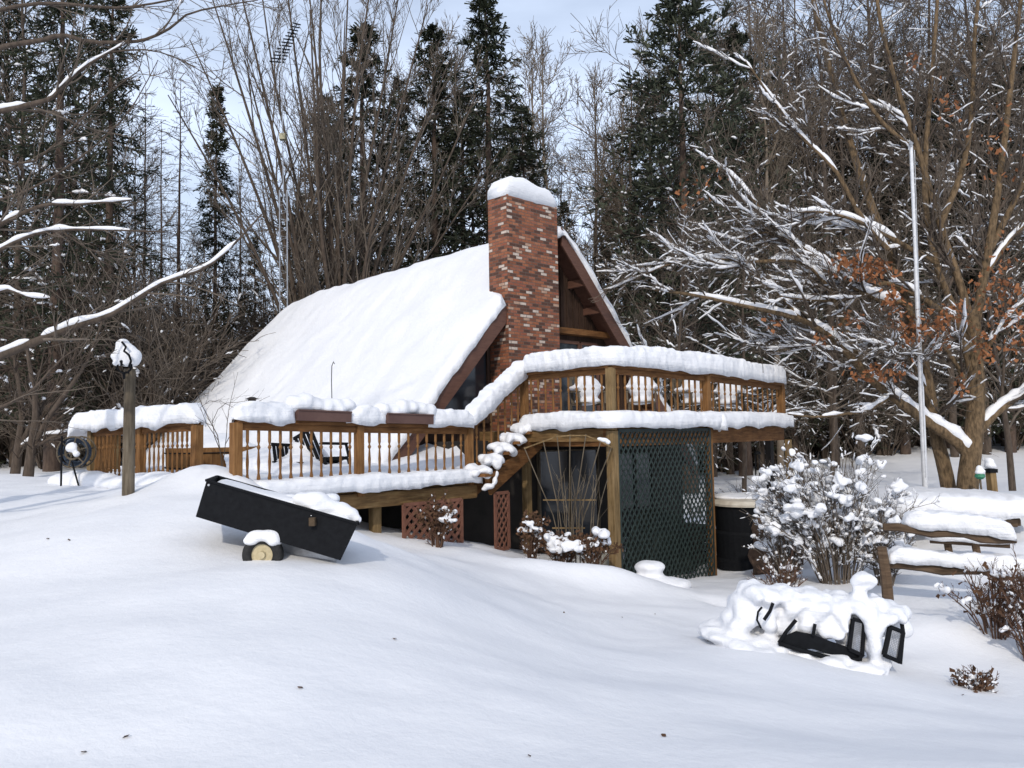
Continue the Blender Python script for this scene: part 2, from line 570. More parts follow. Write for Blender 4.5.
# ------------------------------------------------------------------ light
SUN_EL, SUN_AZ = R(33), math.atan2(-0.50, -0.87)          # horizontal direction towards the sun
sd = Vector((-0.18, -0.98, 0)).normalized() * math.cos(SUN_EL) + Vector((0, 0, math.sin(SUN_EL)))
sun_d = bpy.data.lights.new('sun', 'SUN'); sun_d.energy = 1.75; sun_d.angle = R(1.5); sun_d.color = (1.0, 0.92, 0.80)
sun_o = bpy.data.objects.new('sun', sun_d); COL.objects.link(sun_o)
sun_o.rotation_euler = (-sd).to_track_quat('-Z', 'Y').to_euler()
W = bpy.data.worlds.new('World'); SC.world = W; W.use_nodes = True
nt = W.node_tree
bg = nt.nodes['Background']
sky = nt.nodes.new('ShaderNodeTexSky'); sky.sky_type = 'NISHITA'; sky.sun_disc = False
sky.sun_elevation = SUN_EL
sky.sun_rotation = math.atan2(sd.x, sd.y)
sky.air_density = 1.0; sky.dust_density = 2.5; sky.ozone_density = 1.0
tc = nt.nodes.new('ShaderNodeTexCoord'); mp = nt.nodes.new('ShaderNodeMapping'); mp.inputs['Scale'].default_value = (1, 1, 3.2)
nn = nt.nodes.new('ShaderNodeTexNoise'); nn.inputs['Scale'].default_value = 2.2; nn.inputs['Detail'].default_value = 6
nt.links.new(tc.outputs['Generated'], mp.inputs[0]); nt.links.new(mp.outputs[0], nn.inputs['Vector'])
cr = nt.nodes.new('ShaderNodeValToRGB'); cr.color_ramp.elements[0].position = 0.35; cr.color_ramp.elements[1].position = 0.68
cr.color_ramp.elements[0].color = (0.45,) * 3 + (1,); cr.color_ramp.elements[1].color = (0.92,) * 3 + (1,)
nt.links.new(nn.outputs['Fac'], cr.inputs[0])
sx = nt.nodes.new('ShaderNodeSeparateXYZ'); nt.links.new(tc.outputs['Generated'], sx.inputs[0])
mr = nt.nodes.new('ShaderNodeMapRange'); mr.inputs['From Min'].default_value = .35; mr.inputs['From Max'].default_value = .95
mr.inputs['To Min'].default_value = 1; mr.inputs['To Max'].default_value = .35
nt.links.new(sx.outputs['Z'], mr.inputs[0])
ml = nt.nodes.new('ShaderNodeMath'); ml.operation = 'MULTIPLY'; nt.links.new(cr.outputs[0], ml.inputs[0]); nt.links.new(mr.outputs[0], ml.inputs[1])
mx = nt.nodes.new('ShaderNodeMix'); mx.data_type = 'RGBA'
nt.links.new(ml.outputs[0], mx.inputs[0]); nt.links.new(sky.outputs[0], mx.inputs[6]); mx.inputs[7].default_value = (9.6, 11.0, 13.6, 1)
nt.links.new(mx.outputs[2], bg.inputs[0]); bg.inputs[1].default_value = 0.10
vs = SC.view_settings; vs.view_transform = 'Standard'; vs.look = 'None'; vs.gamma = 1; vs.use_curve_mapping = False
vs.exposure = 0.16
SC.render.engine = 'CYCLES'
SC.cycles.use_denoising = True
SC.cycles.max_bounces = 5; SC.cycles.diffuse_bounces = 3; SC.cycles.glossy_bounces = 2; SC.cycles.transmission_bounces = 2
SC.cycles.caustics_reflective = False; SC.cycles.caustics_refractive = False

# ------------------------------------------------------------------ ground
ctrl_px = [(0, 768, 3.5), (512, 768, 3.75), (1024, 768, 3.9), (0, 600, 6.3), (0, 520, 9.8), (40, 478, 16), (250, 640, 5.1),
           (262, 557, 7.1), (340, 563, 7.0), (400, 566, 7.4), (128, 498, 9.6), (205, 480, 10.2), (90, 486, 13.2), (160, 488, 11.8), (300, 515, 9.4), (512, 640, 6.5), (330, 545, 10.3), (400, 550, 10.8),
           (470, 548, 12), (560, 572, 11.6), (640, 580, 12.6), (712, 577, 14.2), (760, 576, 13.2), (700, 610, 10.3),
           (760, 652, 7.6), (830, 668, 7.8), (900, 690, 7.3), (1000, 665, 8.4), (885, 607, 9.9), (1010, 604, 10.2),
           (930, 497, 16.5), (985, 495, 17), (850, 500, 20), (1000, 540, 13), (740, 520, 24), (740, 463, 60), (880, 456, 50), (1020, 462, 45),
           (20, 471, 22), (620, 640, 8.2), (600, 700, 5.2), (900, 740, 5.0)]
ctrl_w = [(-3, 20, -.45), (-7, 24, .5), (-10, 27, .8), (4, 22, -1.1), (-25, 40, 1.0), (-12, 60, 1.0), (0, -5, 0.05), (-6, 0, .12), (7, 0, -.2),
          (-200, 100, 2), (200, 150, 1.5), (0, 300, 3), (-300, 0, 0), (300, 0, -2), (0, -200, 0), (20, 60, .1), (60, 60, .2), (-60, 60, 1.2), (1.8, 17.5, -1.0)]
cp = np.array([tuple(P(*c)) for c in ctrl_px] + ctrl_w)
S_ = 10.0


def _U(r2): return 0.5 * r2 * np.log(r2 + 1e-9)


_xy = cp[:, :2] / S_
_d2 = ((_xy[:, None] - _xy[None]) ** 2).sum(-1)
N_ = len(cp)
_A = np.zeros((N_ + 3, N_ + 3)); _A[:N_, :N_] = _U(_d2) + np.eye(N_) * 0.004
_A[:N_, N_] = 1; _A[:N_, N_ + 1:] = _xy; _A[N_, :N_] = 1; _A[N_ + 1:, :N_] = _xy.T
_w = np.linalg.solve(_A, np.concatenate([cp[:, 2], np.zeros(3)]))


def gbase(x, y):
    x = np.asarray(x, float); y = np.asarray(y, float)
    q = np.stack([x, y], -1) / S_
    d2 = ((q[..., None, :] - _xy) ** 2).sum(-1)
    return _U(d2) @ _w[:N_] + _w[N_] + q @ _w[N_ + 1:]


# local mounds and dips: x, y, radius x, radius y, height
def at(u, v, Y):
    p = P(u, v, Y); return p.x, p.y


MOUNDS = []
for _k in range(9):
    x, y = at(712 + _k * 9 + (_k % 2) * 7, 596 + _k * 3.2 - (_k % 3) * 4, 10.9 - _k * .12); MOUNDS.append((x, y, .16, .13, -.07))
for (u, v, Y, rx, ry, h) in [(300, 500, 9.1, 1.3, .5, .10), (222, 478, 10.4, .8, .6, .24), (262, 486, 9.9, .8, .35, .16), (640, 590, 11.5, .8, .5, .12), (940, 500, 14.5, 2.2, .9, .12), (960, 640, 9.2, 1.2, .5, .16),
                             (560, 580, 11.2, 1.1, .4, .17), (610, 584, 11.4, .7, .35, .12), (440, 560, 10.4, .9, .4, .07), (330, 550, 8.6, 1.2, .5, -.05), (820, 660, 7.9, 1.1, .6, .06)]:
    x, y = at(u, v, Y); MOUNDS.append((x, y, rx, ry, h))


def gz(x, y):
    z = float(gbase(x, y))
    for mx_, my_, rx, ry, h in MOUNDS:
        d = ((x - mx_) / rx) ** 2 + ((y - my_) / ry) ** 2
        if d < 9: z += h * math.exp(-d)
    k = 1.0 if abs(x) < 40 and y < 60 else 0.4
    z += k * (0.045 * noise.noise(Vector((x * .42, y * .75, 1.5))) + 0.030 * noise.noise(Vector((x * 1.0, y * 1.5, 4.1))) + 0.012 * noise.noise(Vector((x * 2.6, y * 3.6, 7.7))))
    z += 0.006 * noise.noise(Vector((x * 6.1, y * 6.1, 9.3)))
    if y > 8.5: z += 0.022 * noise.noise(Vector((x * 3.5, y * 3.5, 2.7)))
    return z


def axis(n, near, far):
    s = np.linspace(-1, 1, n)
    return np.sign(s) * (np.abs(s) * near + (np.abs(s) ** 7) * (far - near))


xs = axis(261, 17, 500) + 1.0
ysn = np.concatenate([np.linspace(-300, -6, 14)[:-1], np.linspace(-6, 2, 24)[:-1], np.linspace(2, 20, 180)[:-1], np.linspace(20, 70, 90)[:-1], np.linspace(70, 600, 26)])
XX, YY = np.meshgrid(xs, ysn)
rows = []
gb = gbase(XX, YY)
V = []
for j in range(len(ysn)):
    for i in range(len(xs)):
        V.append((xs[i], ysn[j], gz(xs[i], ysn[j])))
nX = len(xs)
Fc = []
for j in range(len(ysn) - 1):
    for i in range(nX - 1):
        a = j * nX + i
        Fc.append((a, a + 1, a + nX + 1, a + nX))
me = bpy.data.meshes.new('ground'); me.from_pydata(V, [], Fc); me.materials.append(MS)
me.polygons.foreach_set('use_smooth', [True] * len(me.polygons)); me.update()
go = bpy.data.objects.new('ground', me); COL.objects.link(go)
tag(go, 'deep white snow blanketing the sloping yard', 'snow', kind='structure')


def G(x, y, dz=0): return Vector((x, y, gz(x, y) + dz))


def gpx(u, Y, dz=0):
    p = P(u, 440, Y); return G(p.x, p.y, dz)


# ------------------------------------------------------------------ house
AP = P(560, 215, 16.3)
g_ = Vector((.73, .683, 0)).normalized(); r_ = Vector((-.683, .73, 0)).normalized()
SL = 1.09; SNT = 0.27; HL = 11.87; HW = 4.45


def H(w, t, z=0.0): return AP + g_ * w + r_ * t + Vector((0, 0, z))


def zr(w): return -SNT - SL * abs(w)          # top of the roof deck, below the snow ridge


house = thing('house', 'brown steep roofed cabin with thick snow on its roof and a brick chimney', 'house', H(0, HL / 2, -6.9))
for sgn in (-1, 1):
    m = MB(); T = .17
    c = []
    for dz in (-T, 0):
        c += [H(0, 0, -SNT + dz), H(sgn * (HW + .1), 0, zr(HW + .1) + dz), H(sgn * (HW + .1), HL, zr(HW + .1) + dz), H(0, HL, -SNT + dz)]
    m.hexa(c)
    roof = m.build('roof', M_RAKE, house)
# snow on the roof: one thick blanket folded over the ridge
rows = []
nw, ntt = 110, 120
tsr = np.linspace(-0.10, HL + .12, ntt)
wsr = np.linspace(-HW - .3, HW + .3, nw)
for i, t in enumerate(tsr):
    row = []
    for j, w in enumerate(wsr):
        e = min((w + HW + .3), (HW + .3 - w), (t + .10) * 1.3, (HL + .12 - t) * 1.3)
        ef = math.sqrt(max(0, 1 - max(0, 1 - e / .28) ** 2))
        q = H(w, t)
        th = (SNT + 0.03) * (0.05 + .95 * ef)
        back = max(0, (t - HL + 1.6) / 1.6)
        th *= 1 + 0.24 * nz(q, .8, 3) + 0.12 * nz(q, 2.5, 8) + .05 * noise.noise(Vector((w * .8, t * 2.4, 5)))
        ridge = 0.16 * math.exp(-(w / .35) ** 2)
        z = zr(w) + th * (1.0) - ridge - 0.12 * back * back
        tt = t + (0.07 * nz(q, 4, 2) + .03 * nz(q, 11, 5) if i in (0, 1, 2) else 0)
        if -1.66 < w < -.15 and tt < .47: tt = .47 + .001 * i
        row.append(H(w, tt, z + 0.012 * nz(q, 3.3, 1)))
    rows.append(row)
# skirts
first = [Vector(p) for p in rows[0]]; last = [Vector(p) for p in rows[-1]]
skirt = [H(wsr[j], .465 if -1.66 < wsr[j] < -.15 else 0.02, zr(wsr[j]) - .02) for j in range(nw)]
skirt2 = [H(wsr[j], HL - .02, zr(wsr[j]) - .02) for j in range(nw)]
rows = [skirt] + rows + [skirt2]
rs = grid_mesh('roof_snow', rows, MSC, house)
# rake boards and soffit purlins
for sgn in (-1, 1):
    m = MB(); wa = .0 if sgn > 0 else -1.62
    a = H(wa, -.02, zr(wa) - .19); b = H(sgn * (HW + .12), -.02, zr(HW + .12) - .19)
    c = []
    for dz in (-.20, .20):
        c += [a + Vector((0, 0, dz)) - r_ * .025, b + Vector((0, 0, dz)) - r_ * .025, b + Vector((0, 0, dz)) + r_ * .02, a + Vector((0, 0, dz)) + r_ * .02]
    m.hexa(c); m.build('rake_board', M_RAKE, house, bevel=.006)
ZB = -6.9
GT = .47      # gable wall set back from the rake


def wallz(w): return zr(w) - .17


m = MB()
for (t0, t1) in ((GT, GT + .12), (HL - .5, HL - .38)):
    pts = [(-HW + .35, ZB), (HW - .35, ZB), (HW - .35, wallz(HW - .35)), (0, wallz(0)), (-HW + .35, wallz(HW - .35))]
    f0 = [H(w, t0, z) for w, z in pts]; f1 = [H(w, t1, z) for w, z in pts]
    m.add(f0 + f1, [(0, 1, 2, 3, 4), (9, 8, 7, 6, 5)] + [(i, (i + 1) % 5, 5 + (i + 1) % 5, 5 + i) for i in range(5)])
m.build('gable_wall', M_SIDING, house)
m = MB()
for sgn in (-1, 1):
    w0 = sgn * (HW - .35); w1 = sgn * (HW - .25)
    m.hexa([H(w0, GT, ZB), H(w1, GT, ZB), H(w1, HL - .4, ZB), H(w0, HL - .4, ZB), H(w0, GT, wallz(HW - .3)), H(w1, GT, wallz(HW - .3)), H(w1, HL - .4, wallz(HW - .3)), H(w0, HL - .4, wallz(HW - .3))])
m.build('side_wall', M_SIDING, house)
# vertical battens on the gable
m = MB()
for k in range(-20, 21):
    w = k * .2 + .05
    if abs(w) > HW - .4: continue
    z0 = -2.35 if abs(w) < 2.0 else -4.4
    if wallz(w) - .05 > z0: m.beam(H(w, GT - .02, z0), H(w, GT - .02, wallz(w) - .03), .03, .02, r_)
m.build('batten', M_SIDING, house)['kind'] = 'stuff'


def window(w0, w1, z0, z1, mull=1, fm=None, fwid=.07):
    m = MB(); t = GT - .045
    m.beam(H(w0, t, z0), H(w1, t, z0), .08, fwid, (0, 0, 1)); m.beam(H(w0, t, z1), H(w1, t, z1), .08, fwid, (0, 0, 1))
    for k in range(mull + 1):
        w = w0 + (w1 - w0) * k / mull
        m.beam(H(w, t - .003, z0), H(w, t - .003, z1), fwid, .08, r_)
    f = m.build('window', fm or M_RAKE, house)
    p = MB(); p.hexa([H(w0, t - .01, z0), H(w1, t - .01, z0), H(w1, t + .03, z0), H(w0, t + .03, z0), H(w0, t - .01, z1), H(w1, t - .01, z1), H(w1, t + .03, z1), H(w0, t + .03, z1)])
    p.build('pane', M_GLASS, f)


# sloping-topped glazing either side of the chimney
def slanted(w0, w1, z0, name='window'):
    t = GT - .05
    pts = [(w0, z0), (w1, z0), (w1, wallz(w1) - .32), (w0, wallz(w0) - .32)]
    p = MB(); p.add([H(w, t, z) for w, z in pts] + [H(w, t + .03, z) for w, z in pts], [(0, 1, 2, 3), (7, 6, 5, 4), (0, 4, 5, 1), (1, 5, 6, 2), (2, 6, 7, 3), (3, 7, 4, 0)])
    m = MB()
    for (a, b) in zip(pts, pts[1:] + pts[:1]):
        m.beam(H(a[0], t - .01, a[1]), H(b[0], t - .01, b[1]), .06, .07, r_)
    f = m.build(name, M_SIDING, house); p.build('pane', M_GLASS, f)


slanted(-3.3, -1.75, -4.35)
m = MB(); m.beam(H(-.25, GT - .12, -2.40), H(1.85, GT - .12, -2.40), .22, .13, (0, 0, 1)); m.build('cross_beam', M_RAILH, house, bevel=.01)
window(.02, .95, -4.3, -2.62); window(1.0, 1.55, -4.3, -2.62)
m = MB()
for w in (.75, 1.25, 2.2, 3.3, -2.0, -3.2):
    m.beam(H(w, .02, wallz(w) - .09), H(w, GT, wallz(w) - .09), .12, .16, (0, 0, 1))
m.build('purlin', M_RAKE, house)['kind'] = 'stuff'
# basement openings; near-black wall set forward to darken the space below the deck
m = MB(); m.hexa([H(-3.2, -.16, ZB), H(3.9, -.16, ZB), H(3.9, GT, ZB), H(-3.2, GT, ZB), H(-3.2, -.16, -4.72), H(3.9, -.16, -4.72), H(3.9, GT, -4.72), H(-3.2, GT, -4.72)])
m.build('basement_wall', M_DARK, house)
_g = GT; GT = -.17
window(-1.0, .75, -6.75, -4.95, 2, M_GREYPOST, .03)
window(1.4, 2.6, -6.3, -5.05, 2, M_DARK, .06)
GT = _g
# chimney
CW0, CW1, CT0, CT1 = -1.62, -.19, -.09, .40
CZ1 = (P(505, 195, 15.2).z - AP.z)
ch = MB()
zb = ZB
c = [H(CW0, CT0, zb), H(CW1, CT0, zb), H(CW1, CT1 + .06, zb), H(CW0, CT1 + .06, zb)]
c += [H(CW0, CT0, CZ1), H(CW1, CT0, CZ1), H(CW1, CT1 + .06, CZ1), H(CW0, CT1 + .06, CZ1)]
ch.hexa(c)
me = ch.build('chimney', M_BRICK, link_=False)
uvl = me.uv_layers.new(name='UVMap')
for poly in me.polygons:
    nrm_ = poly.normal
    for li in poly.loop_indices:
        co = me.vertices[me.loops[li].vertex_index].co
        d = co - AP
        w, t = d.dot(g_), d.dot(r_)
        if abs(nrm_.z) > .5: uv = (w, t)
        elif abs(nrm_.dot(r_)) > .7: uv = (w + .013, d.z)
        else: uv = (t * -1 - .6, d.z)
        uvl.data[li].uv = uv
cho = link('chimney', me, house)
# flue lip: slightly proud course near the top
rows = []
for k in range(15):
    q = k / 14
    w = CW0 - .0 + (CW1 - CW0) * q
    row = []
    for j in range(15):
        a = math.pi * j / 14
        s = math.copysign(abs(math.cos(a)) ** .28, math.cos(a)); hgt = (math.sin(a) ** .28 if math.sin(a) > 0 else 0)
        edge = min(1, (min(q, 1 - q) * 14 + .35) / 2.2) ** .45
        p0 = H(w, (CT0 + CT1 + .06) / 2)
        hh = (.46 - .14 * q) * (1 + .2 * nz(p0, 3, 4)) * hgt * edge + (-.02 if hgt == 0 else 0)
        row.append(H(w + (q - .5) * .04, (CT0 + CT1 + .06) / 2 - s * ((CT1 - CT0 + .06) / 2 + .01) * (.88 + .12 * edge), CZ1 + hh - (.04 * max(0, nz(p0, 6, 9)) if hgt < .2 else 0)))
    rows.append(row)
sn = grid_mesh('snow_cap', rows, MSC, cho, closed=True)

# ------------------------------------------------------------------ decks
BAL = MB()
prof = [(0, .019), (.15, .021), (.17, .011), (.21, .026), (.29, .014), (.45, .021), (.62, .011), (.66, .026), (.70, .011), (.75, .021), (1.0, .019)]
BAL.tube([(0, 0, z) for z, _ in prof], [r for _, r in prof], 8)
bal_me = BAL.build('baluster', M_RAIL, link_=False)


def rail_run(root, a, b, zt_a, zt_b, zf_a, zf_b, n, rail_h=.05, rail_w=.14, under=True):
    """a, b: xy ends; zt: top of the cap rail; zf: foot of the balusters"""
    A = Vector((a[0], a[1], zt_a)); B = Vector((b[0], b[1], zt_b))
    m = MB()
    m.beam(A - Vector((0, 0, rail_h / 2)), B - Vector((0, 0, rail_h / 2)), rail_w, rail_h)
    if under:
        d = (B - A).normalized()
        m3 = MB(); m3.beam(A - Vector((0, 0, rail_h + .047)) + d * .04, B - Vector((0, 0, rail_h + .047)) - d * .04, .04, .09); m3.build('under_rail', M_RAILH, root)
        fa = Vector((a[0], a[1], zf_a + .06)) + d * .04
        fb = Vector((b[0], b[1], zf_b + .06)) - d * .04
        m2 = MB(); m2.beam(fa, fb, .04, .08); m2.build('bottom_rail', M_RAILH, root)
    rl = m.build('railing', M_RAILH, root)
    inv = world_of(root).inverted()
    yaw = math.atan2(b[1] - a[1], b[0] - a[0])
    for k in range(n):
        f = (k + 1) / (n + 1)
        x = a[0] + (b[0] - a[0]) * f; y = a[1] + (b[1] - a[1]) * f
        z0 = zf_a + (zf_b - zf_a) * f + .02; z1 = zt_a + (zt_b - zt_a) * f - rail_h
        o = bpy.data.objects.new('baluster', bal_me); COL.objects.link(o)
        o.parent = rl
        o.location = inv @ Vector((x, y, z0)); o.rotation_euler = (0, 0, yaw)
        o.scale = (1, 1, z1 - z0)
    return rl


def pxy(u, Y):
    p = P(u, 437, Y); return Vector((p.x, p.y))


E = EYE
L0, L1, L2 = pxy(236, 10.0), pxy(359, 11.3), pxy(469, 12.9)
A0, A1, B1, C1 = pxy(525, 14.3), pxy(612, 12.5), pxy(708, 14.3), pxy(783, 17.0)
F0, F1 = pxy(197, 12.5), pxy(92, 14.3)
ZL = E - .74; ZU = E + .10
zl0, zl1, zl2 = P(236, 419, 10).z, P(359, 423, 11.3).z, P(469, 425.5, 12.9).z
za0, za1, zb1, zc1 = P(525, 373, 14.3).z, P(612, 365, 12.5).z, P(708, 373.5, 14.3).z, P(783, 383.5, 17).z
zf0, zf1 = P(197, 422, 12.5).z, P(92, 428.5, 14.3).z


def post(root, xy, z0, z1, w, name='post', mat=M_RAIL, ref=None):
    m = MB(); d = ref if ref is not None else g_
    m.post((xy[0], xy[1], z0), (xy[0], xy[1], z1), w, None, d)
    return m.build(name, mat, root, bevel=.006)


def v3(p, z): return Vector((p[0], p[1], z))


# lower deck
ld = thing('lower_deck', 'low front deck with snow capped turned baluster railing over a log beam', 'deck', v3(L1, ZL - 1.0), 'timber decks of the cabin')
gdir = (L2 - L0).normalized(); gd3 = Vector((gdir.x, gdir.y, 0)); nin = Vector((-gdir.y, gdir.x, 0))
post(ld, L0, ZL - .25, zl0 - .045, .125, ref=gd3); post(ld, L1, ZL - .1, zl1 - .045, .11, ref=gd3); post(ld, L2, ZL - .1, zl2 - .02, .11, ref=gd3)
rail_run(ld, L0, L1, zl0, zl1, ZL + .02, ZL + .02, 11)
rail_run(ld, L1, L2, zl1, zl2, ZL + .02, ZL + .02, 11)
bk = [v3((-9.2, 19.0), 0), v3((-7.4, 17.2), 0), v3((-4.9, 15.4), 0), v3((-2.0, 13.9), 0), v3((-1.2, 13.6), 0)]
m = MB()
c = [v3(L0, ZL - .05), v3(L2, ZL - .05), v3(L2, ZL - .05) + nin * 2.0, v3(L0, ZL - .05) + nin * 5]
m.hexa(c + [q + Vector((0, 0, .05)) for q in c])
m.build('floor', M_LOG, ld)
m = MB()
e0 = v3(L0, 0) + gd3 * .35; e1 = v3(L2, 0) + gd3 * .12
m.beam(e0 - nin * .0 + Vector((0, 0, ZL - .17)), e1 + Vector((0, 0, ZL - .17)), .14, .22)
m.build('log_beam', M_LOG, ld, bevel=.03)
for f, gm in ((.52, M_POST), (.88, M_DARK)):
    q = e0.lerp(e1, f) + nin * .25
    post(ld, (q.x, q.y), gz(q.x, q.y) - .2, ZL - .24, .14, 'support_post', gm)
m = MB()       # dark panel added so the void under the deck stays black
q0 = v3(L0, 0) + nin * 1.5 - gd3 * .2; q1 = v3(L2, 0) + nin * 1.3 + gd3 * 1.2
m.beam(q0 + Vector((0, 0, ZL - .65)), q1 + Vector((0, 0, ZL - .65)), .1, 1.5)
m.build('shade_backing', M_DARK, ld)
# snow lying on the deck
path = [v3(L0, ZL + .0) + gd3 * .12 - nin * .0, v3(L1, ZL), v3(L2, ZL) + gd3 * .18]
snow_rolls('snow_cover', [([q + nin * .02 for q in path], .50, .22)], ld, drip=.05)


def sheet(name, front, back, zfun, mat, parent, nu=60, nv=24):
    fr = resample(front, .15); bk_ = resample(back, .15)
    rows = []
    for i in range(nv):
        s = i / (nv - 1); row = []
        for j in range(nu):
            a = fr[int(j / (nu - 1) * (len(fr) - 1))]; b = bk_[int(j / (nu - 1) * (len(bk_) - 1))]
            p = a.lerp(b, s); p.z = zfun(p, s)
            row.append(p)
        rows.append(row)
    return grid_mesh(name, rows, mat, parent)


def ldz(p, s):
    return ZL + .19 + .42 * s ** 1.3 + .10 * nz(p, .9, 2) * min(1, s * 4) + .03 * nz(p, 3, 5)


sheet('snow_drift', [v3(L0, 0) + nin * .12, v3(L1, 0) + nin * .12, v3(L2, 0) + nin * .12 + gd3 * .3], [v3((-6.0, 16.2), 0), v3((-4.2, 15.1), 0), v3((-1.1, 14.3), 0)], ldz, MSC, ld)


def onrail(u):
    s0, s1, za, zb = (L0, L1, zl0, zl1) if u < 359 else (L1, L2, zl1, zl2)
    lo, hi = 0.0, 1.0
    for _ in range(40):
        f = (lo + hi) / 2; q = s0.lerp(s1, f)
        if PX((q.x, q.y, za))[0] < u: lo = f
        else: hi = f
    return v3(s0.lerp(s1, lo), za + (zb - za) * lo)


for k_, pth in enumerate([([v3(L0, zl0) - gd3 * .05, onrail(294.5)], .29, .26), ([onrail(343), v3(L1, zl1), onrail(384)], .30, .25), ([onrail(424), v3(L2, zl2) + gd3 * .06], .28, .25)]):
    snow_rolls('rail_snow', [pth], ld, drip=.08, noise_amp=.03, seed=k_ * 2.7)

# side deck (left)
sdk = thing('side_deck', 'side deck with close set balusters under a sagging roll of snow', 'deck', v3(F1, ZL - .4), 'timber decks of the cabin')
fd = (F0 - F1).normalized(); fd3 = Vector((fd.x, fd.y, 0)); fin = Vector((-fd.y, fd.x, 0))
post(sdk, F0, ZL - .2, zf0 - .045, .14, ref=fd3); post(sdk, F1, ZL - .3, zf1 - .045, .12, ref=fd3, mat=M_POST)
mid = (F0 + F1) / 2
post(sdk, mid, ZL - .2, (zf0 + zf1) / 2 - .05, .10, ref=fd3)
rail_run(sdk, F1, mid, zf1, (zf0 + zf1) / 2, ZL + .02, ZL + .02, 11)
rail_run(sdk, mid, F0, (zf0 + zf1) / 2, zf0, ZL + .02, ZL + .02, 11)
F2 = F1 + Vector((-.9, 2.6))
post(sdk, F2, ZL - .3, zf1 - .05, .12, ref=fd3, mat=M_POST)
rail_run(sdk, F2, F1, zf1, zf1, ZL + .02, ZL + .02, 14)
m = MB(); m.beam(v3(F1, ZL - .09) - fd3 * .1 - fin * .5, v3(F0, ZL - .09) - fin * .5 + fd3 * .2, .05, .16); m.build('fascia', M_DARK, sdk)
m = MB(); c = [v3(F1, ZL - .06) - fin * .45, v3(F0, ZL - .06) - fin * .45, v3(F0, ZL - .06) + fin * 3, v3(F1, ZL - .06) + fin * 4]
m.hexa(c + [q + Vector((0, 0, .05)) for q in c]); m.build('floor', M_LOG, sdk)
sheet('snow_drift', [v3(F1, 0) - fin * .5 - fd3 * .1, v3(F0, 0) - fin * .5 + fd3 * .3, v3(F0, 0) - fin * .4 + fd3 * 1.2], [v3((-10, 19.5), 0), v3((-7.4, 17.6), 0), v3((-5.2, 16.0), 0)],
      lambda p, s: ZL - .02 + .16 * min(1, s * 7) + .0 * s + .08 * nz(p, 1.1, 2) + .03 * nz(p, 3, 5), MSC, sdk)
snow_rolls('rail_snow', [([v3(F2, zf1), v3(F1, zf1 + .0), v3(F1, zf1) + fd3 * .2, v3(F0, zf0) + fd3 * .10], .34, .30),
                         ([v3(F1, zf1 - .05) - fd3 * .62 - Vector((0, 0, .16)), v3(F1, zf1 - .0) - fd3 * .3, v3(F1, zf1) + fd3 * .3], .42, .30)], sdk, drip=.12, noise_amp=.035)
snow_blob('snow_cover', [(v3(F1, ZL + .05).lerp(v3(F0, ZL + .05), f) - fin * .42, (.35, .28, .18 + .05 * math.sin(f * 9))) for f in (.0, .12, .25, .37, .5, .62, .75, .88, 1.0)], sdk, voxel=.05)

# upper deck
ud = thing('upper_deck', 'raised deck with snow capped railing wrapping the chimney gable above green lattice', 'deck', v3(A1, gz(A1.x, A1.y)), 'timber decks of the cabin')
D0 = pxy(500, 15.9)
runs = [(A0, A1, za0, za1, 10), (A1, B1, za1, zb1, 14), (B1, C1, zb1, zc1, 13)]
for a, b, z1, z2, n in runs:
    d = (b - a).normalized(); d3 = Vector((d.x, d.y, 0)); n3 = Vector((d.y, -d.x, 0))
    rail_run(ud, a, b, z1, z2, ZU + .02, ZU + .02, n)
    m = MB(); m.beam(v3(a, ZU - .17) + n3 * .02 + d3 * .03, v3(b, ZU - .17) + n3 * .02 - d3 * .03, .045, .28); m.build('fascia', M_RAILH, ud, bevel=.004)
for xy, zt, mt in ((A0, za0, M_RAIL), (A1, za1, M_POST), (B1, zb1, M_RAIL), (C1, zc1, M_RAIL)):
    post(ud, xy, ZU - .05, zt - .04, .12, mat=mt)
for xy, mt, w in ((A1, M_POST, .14), (B1, M_RAIL, .12)):
    post(ud, xy, gz(*xy) - .3, ZU - .06, w, 'support_post', mt)
for (u, Y, mt, w, uo) in ((526, 14.6, M_POST, .13, 0), (788, 16.9, M_POST, .11, 0), (769, 19.0, M_DARK, .15, 0), (560, 16.0, M_DARK, .12, 0)):
    q = pxy(u, Y); post(ud, q, gz(*q) - .3, ZU - .30, w, 'support_post', mt)
c2 = C1 + Vector((r_.x, r_.y)) * 3.2; hw = H(HW - .2, GT); h0 = H(-1.0, GT)
poly = [v3(A0, 0), v3(A1, 0), v3(B1, 0), v3(C1, 0), v3(c2, 0), v3((hw.x, hw.y), 0), v3((h0.x, h0.y), 0)]
m = MB(); n = len(poly)
m.add([v3(q, ZU - .03) for q in poly] + [v3(q, ZU) for q in poly], [tuple(range(n))[::-1], tuple(range(n, 2 * n))] + [(i, (i + 1) % n, n + (i + 1) % n, n + i) for i in range(n)])
m.build('floor', M_LOG, ud)
m = MB()
for k in range(9):
    f = k / 8
    q = v3(A1, ZU - .13).lerp(v3(C1, ZU - .13), f) if k > 4 else v3(A1, ZU - .13).lerp(v3(B1, ZU - .13), f * 2)
    m.beam(q + r_ * .1, q + r_ * 3.2, .05, .2)
m.build('joist', M_LOG, ud)['kind'] = 'stuff'
up = [v3(A0, ZU) + g_ * .0, v3(A1, ZU), v3(B1, ZU), v3(C1, ZU) + g_ * .15]
snow_rolls('snow_cover', [(up, .50, .27), ([v3(B1, ZU - .02) + g_ * .0 - r_ * .06, v3(B1, ZU - .06) + g_ * .35 - r_ * .1], .42, .30)], ud, drip=.055)
